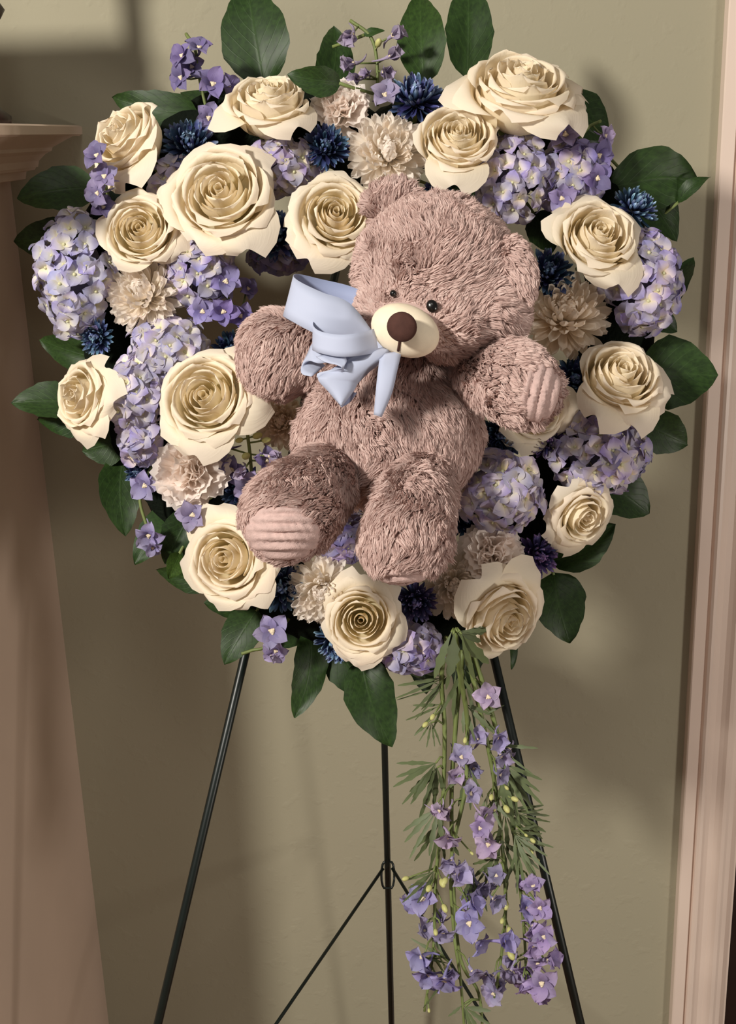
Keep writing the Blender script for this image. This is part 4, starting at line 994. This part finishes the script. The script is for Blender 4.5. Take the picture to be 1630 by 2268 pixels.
# arms
al = blob_mesh(chain([(720, 800, 1.04, 62), (655, 770, 1.035, 76), (612, 768, 1.03, 78), (608, 790, 1.03, 74), (628, 838, 1.035, 42)], 7), smooth=10)
obj('arm', fur(al, DENS, .012, away(P(720, 700, 1.02), tuple(-U_ * .3)), None, 5), bear)
ar = blob_mesh(chain([(1040, 815, 1.03, 52), (1095, 822, .99, 78), (1140, 848, .965, 86), (1160, 862, .955, 82)], 8), smooth=10)
pad_r = (1188, 868, 52, 72, 12)
ao = obj('arm', fur(ar, DENS, .011, away(P(1020, 800, 1.0)), inside_cone([(1192, 870, 38, 54, 12, 0.0)]), 6), bear)
# legs
ll = blob_mesh(chain([(728, 1050, 1.02, 66), (692, 1088, .97, 82), (654, 1126, .94, 97), (632, 1148, .93, 95)], 8), smooth=10)
lo_ = obj('leg', fur(ll, DENS, .0115, away(P(760, 1000, 1.0)), inside_cone([(626, 1178, 74, 50, 4, 0.0)]), 7), bear)
rl = blob_mesh(chain([(928, 1075, 1.0, 70), (916, 1135, .96, 84), (902, 1178, .945, 94), (890, 1202, .945, 88)], 8), smooth=10)
ro_ = obj('leg', fur(rl, DENS, .0125, const(tuple(-U_ * 1.0 - F_ * .3)), inside_cone([(880, 1274, 64, 18, -2, 0.0)]), 8), bear)

def pad(limb, parent, px, py, rx, ry, rot, ribs, rib_rot, lift=.0032, n=40):
    """ribbed pad laid over the limb's surface, seen along the camera's side of it"""
    bv = bvh_of(limb); a = math.radians(rot); V_, Fc, U3 = [], [], []
    rings = 20
    for j in range(rings + 1):
        for i in range(n):
            t = 2 * math.pi * i / n; rr_ = j / rings
            u, w = math.cos(t) * rr_, math.sin(t) * rr_
            x = px + u * rx * math.cos(a) - w * ry * math.sin(a); y = py + u * rx * math.sin(a) + w * ry * math.cos(a)
            hit = bv.ray_cast(CAM, ray(x, y).normalized())
            if hit[0] is None:
                q = bv.find_nearest(P(x, y, .95)); loc, nor = q[0], q[1]
            else: loc, nor = hit[0], hit[1]
            k = math.radians(rib_rot); s = (u * rx * math.sin(k) + w * ry * math.cos(k))
            bul = math.sin(3.1416 * s / ribs * 1.0) ; e = min(1, (1 - rr_) * 5)
            V_.append(loc + nor * (lift * (.25 + .75 * e) + (.0030 * (abs(bul) - .5)) * e + .0006 * math.sin(u * 23 + w * 17) * math.sin(w * 31 - u * 11) * e))
    for j in range(rings):
        for i in range(n):
            i2 = (i + 1) % n; Fc.append((j * n + i, j * n + i2, (j + 1) * n + i2, (j + 1) * n + i))
    V_ = [BI @ v for v in V_]
    return obj('ribbed_pad', mesh('ribbed_pad', V_, Fc, M['cord']), parent)
pad(ll, lo_, 626, 1178, 88, 64, 4, 19, 4)
pad(rl, ro_, 882, 1270, 80, 28, -2, 15, 0)
pad(ar, ao, 1192, 870, 46, 68, 12, 20, 88)

# muzzle, nose, mouth, eyes on the head
def head_part(name, v, f, mat, parent=None): return obj(name, mesh(name, [BI @ Vector(q) for q in v], f, M[mat]), parent or bear)
def ell(px, py, d, rx, ry, rz, rot, yaw=0.0, pitch=0.0, nu=28, nv=18):
    c = P(px, py, d); a = math.radians(-rot)
    X = R_ * math.cos(a) + U_ * math.sin(a); Y = U_ * math.cos(a) - R_ * math.sin(a); Z = -F_ + X * yaw + Y * pitch; Z.normalize()
    X = Y.cross(Z).normalized(); Y = Z.cross(X)
    v, f = spherevf((0, 0, 0), 1, nu, nv)
    return [c + X * (q[0] * m(rx, d)) + Y * (q[1] * m(ry, d)) + Z * (q[2] * m(rz, d)) for q in v], f
mzc = (897, 732, .925)
v, f = ell(897, 732, .928, 80, 57, 56, 24, -.25, -.25); mz = head_part('muzzle', v, f, 'muzzle')
mb = BVHTree.FromPolygons([Vector(q) for q in v], f)
v, f = ell(890, 724, .896, 35, 33, 20, 30, -.25, -.25); head_part('nose', v, f, 'nose', mz)
line = []
for t in range(8):
    x = 886 - t * .6; y = 752 + t * 3.6
    h = mb.ray_cast(CAM, ray(x, y).normalized()); line.append((h[0] if h[0] else P(x, y, .905)) - F_ * .0004)
v, f = tube(line, .0011, 6); head_part('mouth_stitch', v, f, 'nose', mz)
for (x, y, rx, ry, rot) in ((871, 650, 8, 8, 10), (957, 678, 13, 15, -25)):
    h = hb.ray_cast(CAM, ray(x, y).normalized()); dd = (h[0] - CAM).dot(F_)
    v, f = ell(x, y, dd - .0035, rx, ry, 9, rot, -.1, 0, 16, 10); head_part('eye', v, f, 'eyeblack')

# ------------------------------------------------------------------ light blue ribbon bow at its neck
bow = empty('ribbon_bow', Matrix.Translation(P(815, 790, .94))); tag(bow, 'light blue ribbon bow at the teddy bear\'s neck', 'bow')
WI = bow.matrix_world.inverted()
def strip(name, ea, eb, n=28, k=5, belly=0.0):
    """ribbon between two edge curves given as (px,py,d) lists"""
    A = catmull([P(*q) for q in ea], n); B = catmull([P(*q) for q in eb], n)
    V_, Fc, uv = [], [], []
    for i in range(n):
        for j in range(k):
            t = j / (k - 1); p = A[i].lerp(B[i], t) - F_ * belly * math.sin(math.pi * t)
            V_.append(WI @ p); uv.append((t, i / (n - 1) * 3))
    for i in range(n - 1):
        for j in range(k - 1):
            q = i * k + j; Fc.append((q, q + 1, q + k + 1, q + k))
    me = mesh(name, V_, Fc, M['ribbon'], uv); me.materials.append(M['ribbon_back_shade']); o = obj(name, me, bow)
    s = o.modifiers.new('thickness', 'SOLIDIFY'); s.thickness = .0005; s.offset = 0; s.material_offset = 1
    return o
# big upper loop: goes out at the back, turns at the left and returns in front
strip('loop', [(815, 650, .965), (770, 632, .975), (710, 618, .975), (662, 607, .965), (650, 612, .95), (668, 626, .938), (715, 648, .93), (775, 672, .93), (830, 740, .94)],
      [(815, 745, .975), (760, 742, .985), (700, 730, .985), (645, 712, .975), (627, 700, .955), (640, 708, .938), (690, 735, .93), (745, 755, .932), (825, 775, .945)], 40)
# front loop with its round opening up
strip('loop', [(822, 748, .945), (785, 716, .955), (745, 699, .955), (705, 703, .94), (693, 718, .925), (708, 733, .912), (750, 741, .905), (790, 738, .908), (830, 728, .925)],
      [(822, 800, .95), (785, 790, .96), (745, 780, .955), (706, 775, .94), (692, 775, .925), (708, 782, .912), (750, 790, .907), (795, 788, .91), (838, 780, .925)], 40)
def strip_r(name, ea, eb, *q, **kw): return strip(name, eb, ea, *q, **kw)
# lower loop folded to the left
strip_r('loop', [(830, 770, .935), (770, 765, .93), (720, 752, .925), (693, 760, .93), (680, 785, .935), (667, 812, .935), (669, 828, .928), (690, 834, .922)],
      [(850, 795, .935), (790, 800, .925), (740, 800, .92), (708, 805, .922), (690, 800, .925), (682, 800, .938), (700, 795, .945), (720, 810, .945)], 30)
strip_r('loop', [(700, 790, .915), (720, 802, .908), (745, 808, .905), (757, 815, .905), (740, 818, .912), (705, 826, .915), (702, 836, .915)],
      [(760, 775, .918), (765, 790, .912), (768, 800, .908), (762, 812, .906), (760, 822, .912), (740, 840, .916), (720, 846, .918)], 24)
# broad tail with a folded end
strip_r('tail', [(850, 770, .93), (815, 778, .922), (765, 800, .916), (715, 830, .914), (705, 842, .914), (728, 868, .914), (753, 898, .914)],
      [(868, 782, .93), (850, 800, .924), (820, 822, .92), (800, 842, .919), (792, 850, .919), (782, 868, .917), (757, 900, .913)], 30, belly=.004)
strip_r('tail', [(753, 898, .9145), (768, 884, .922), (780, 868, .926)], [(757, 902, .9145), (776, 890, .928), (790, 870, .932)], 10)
# narrow tail
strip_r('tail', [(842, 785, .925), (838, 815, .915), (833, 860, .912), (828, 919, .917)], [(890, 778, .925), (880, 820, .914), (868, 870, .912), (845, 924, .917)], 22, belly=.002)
v, f = ell(845, 775, .938, 26, 22, 12, 20); obj('knot', mesh('knot', [WI @ q for q in v], f, M['ribbon'], [(.5, .5)] * len(v)), bow)
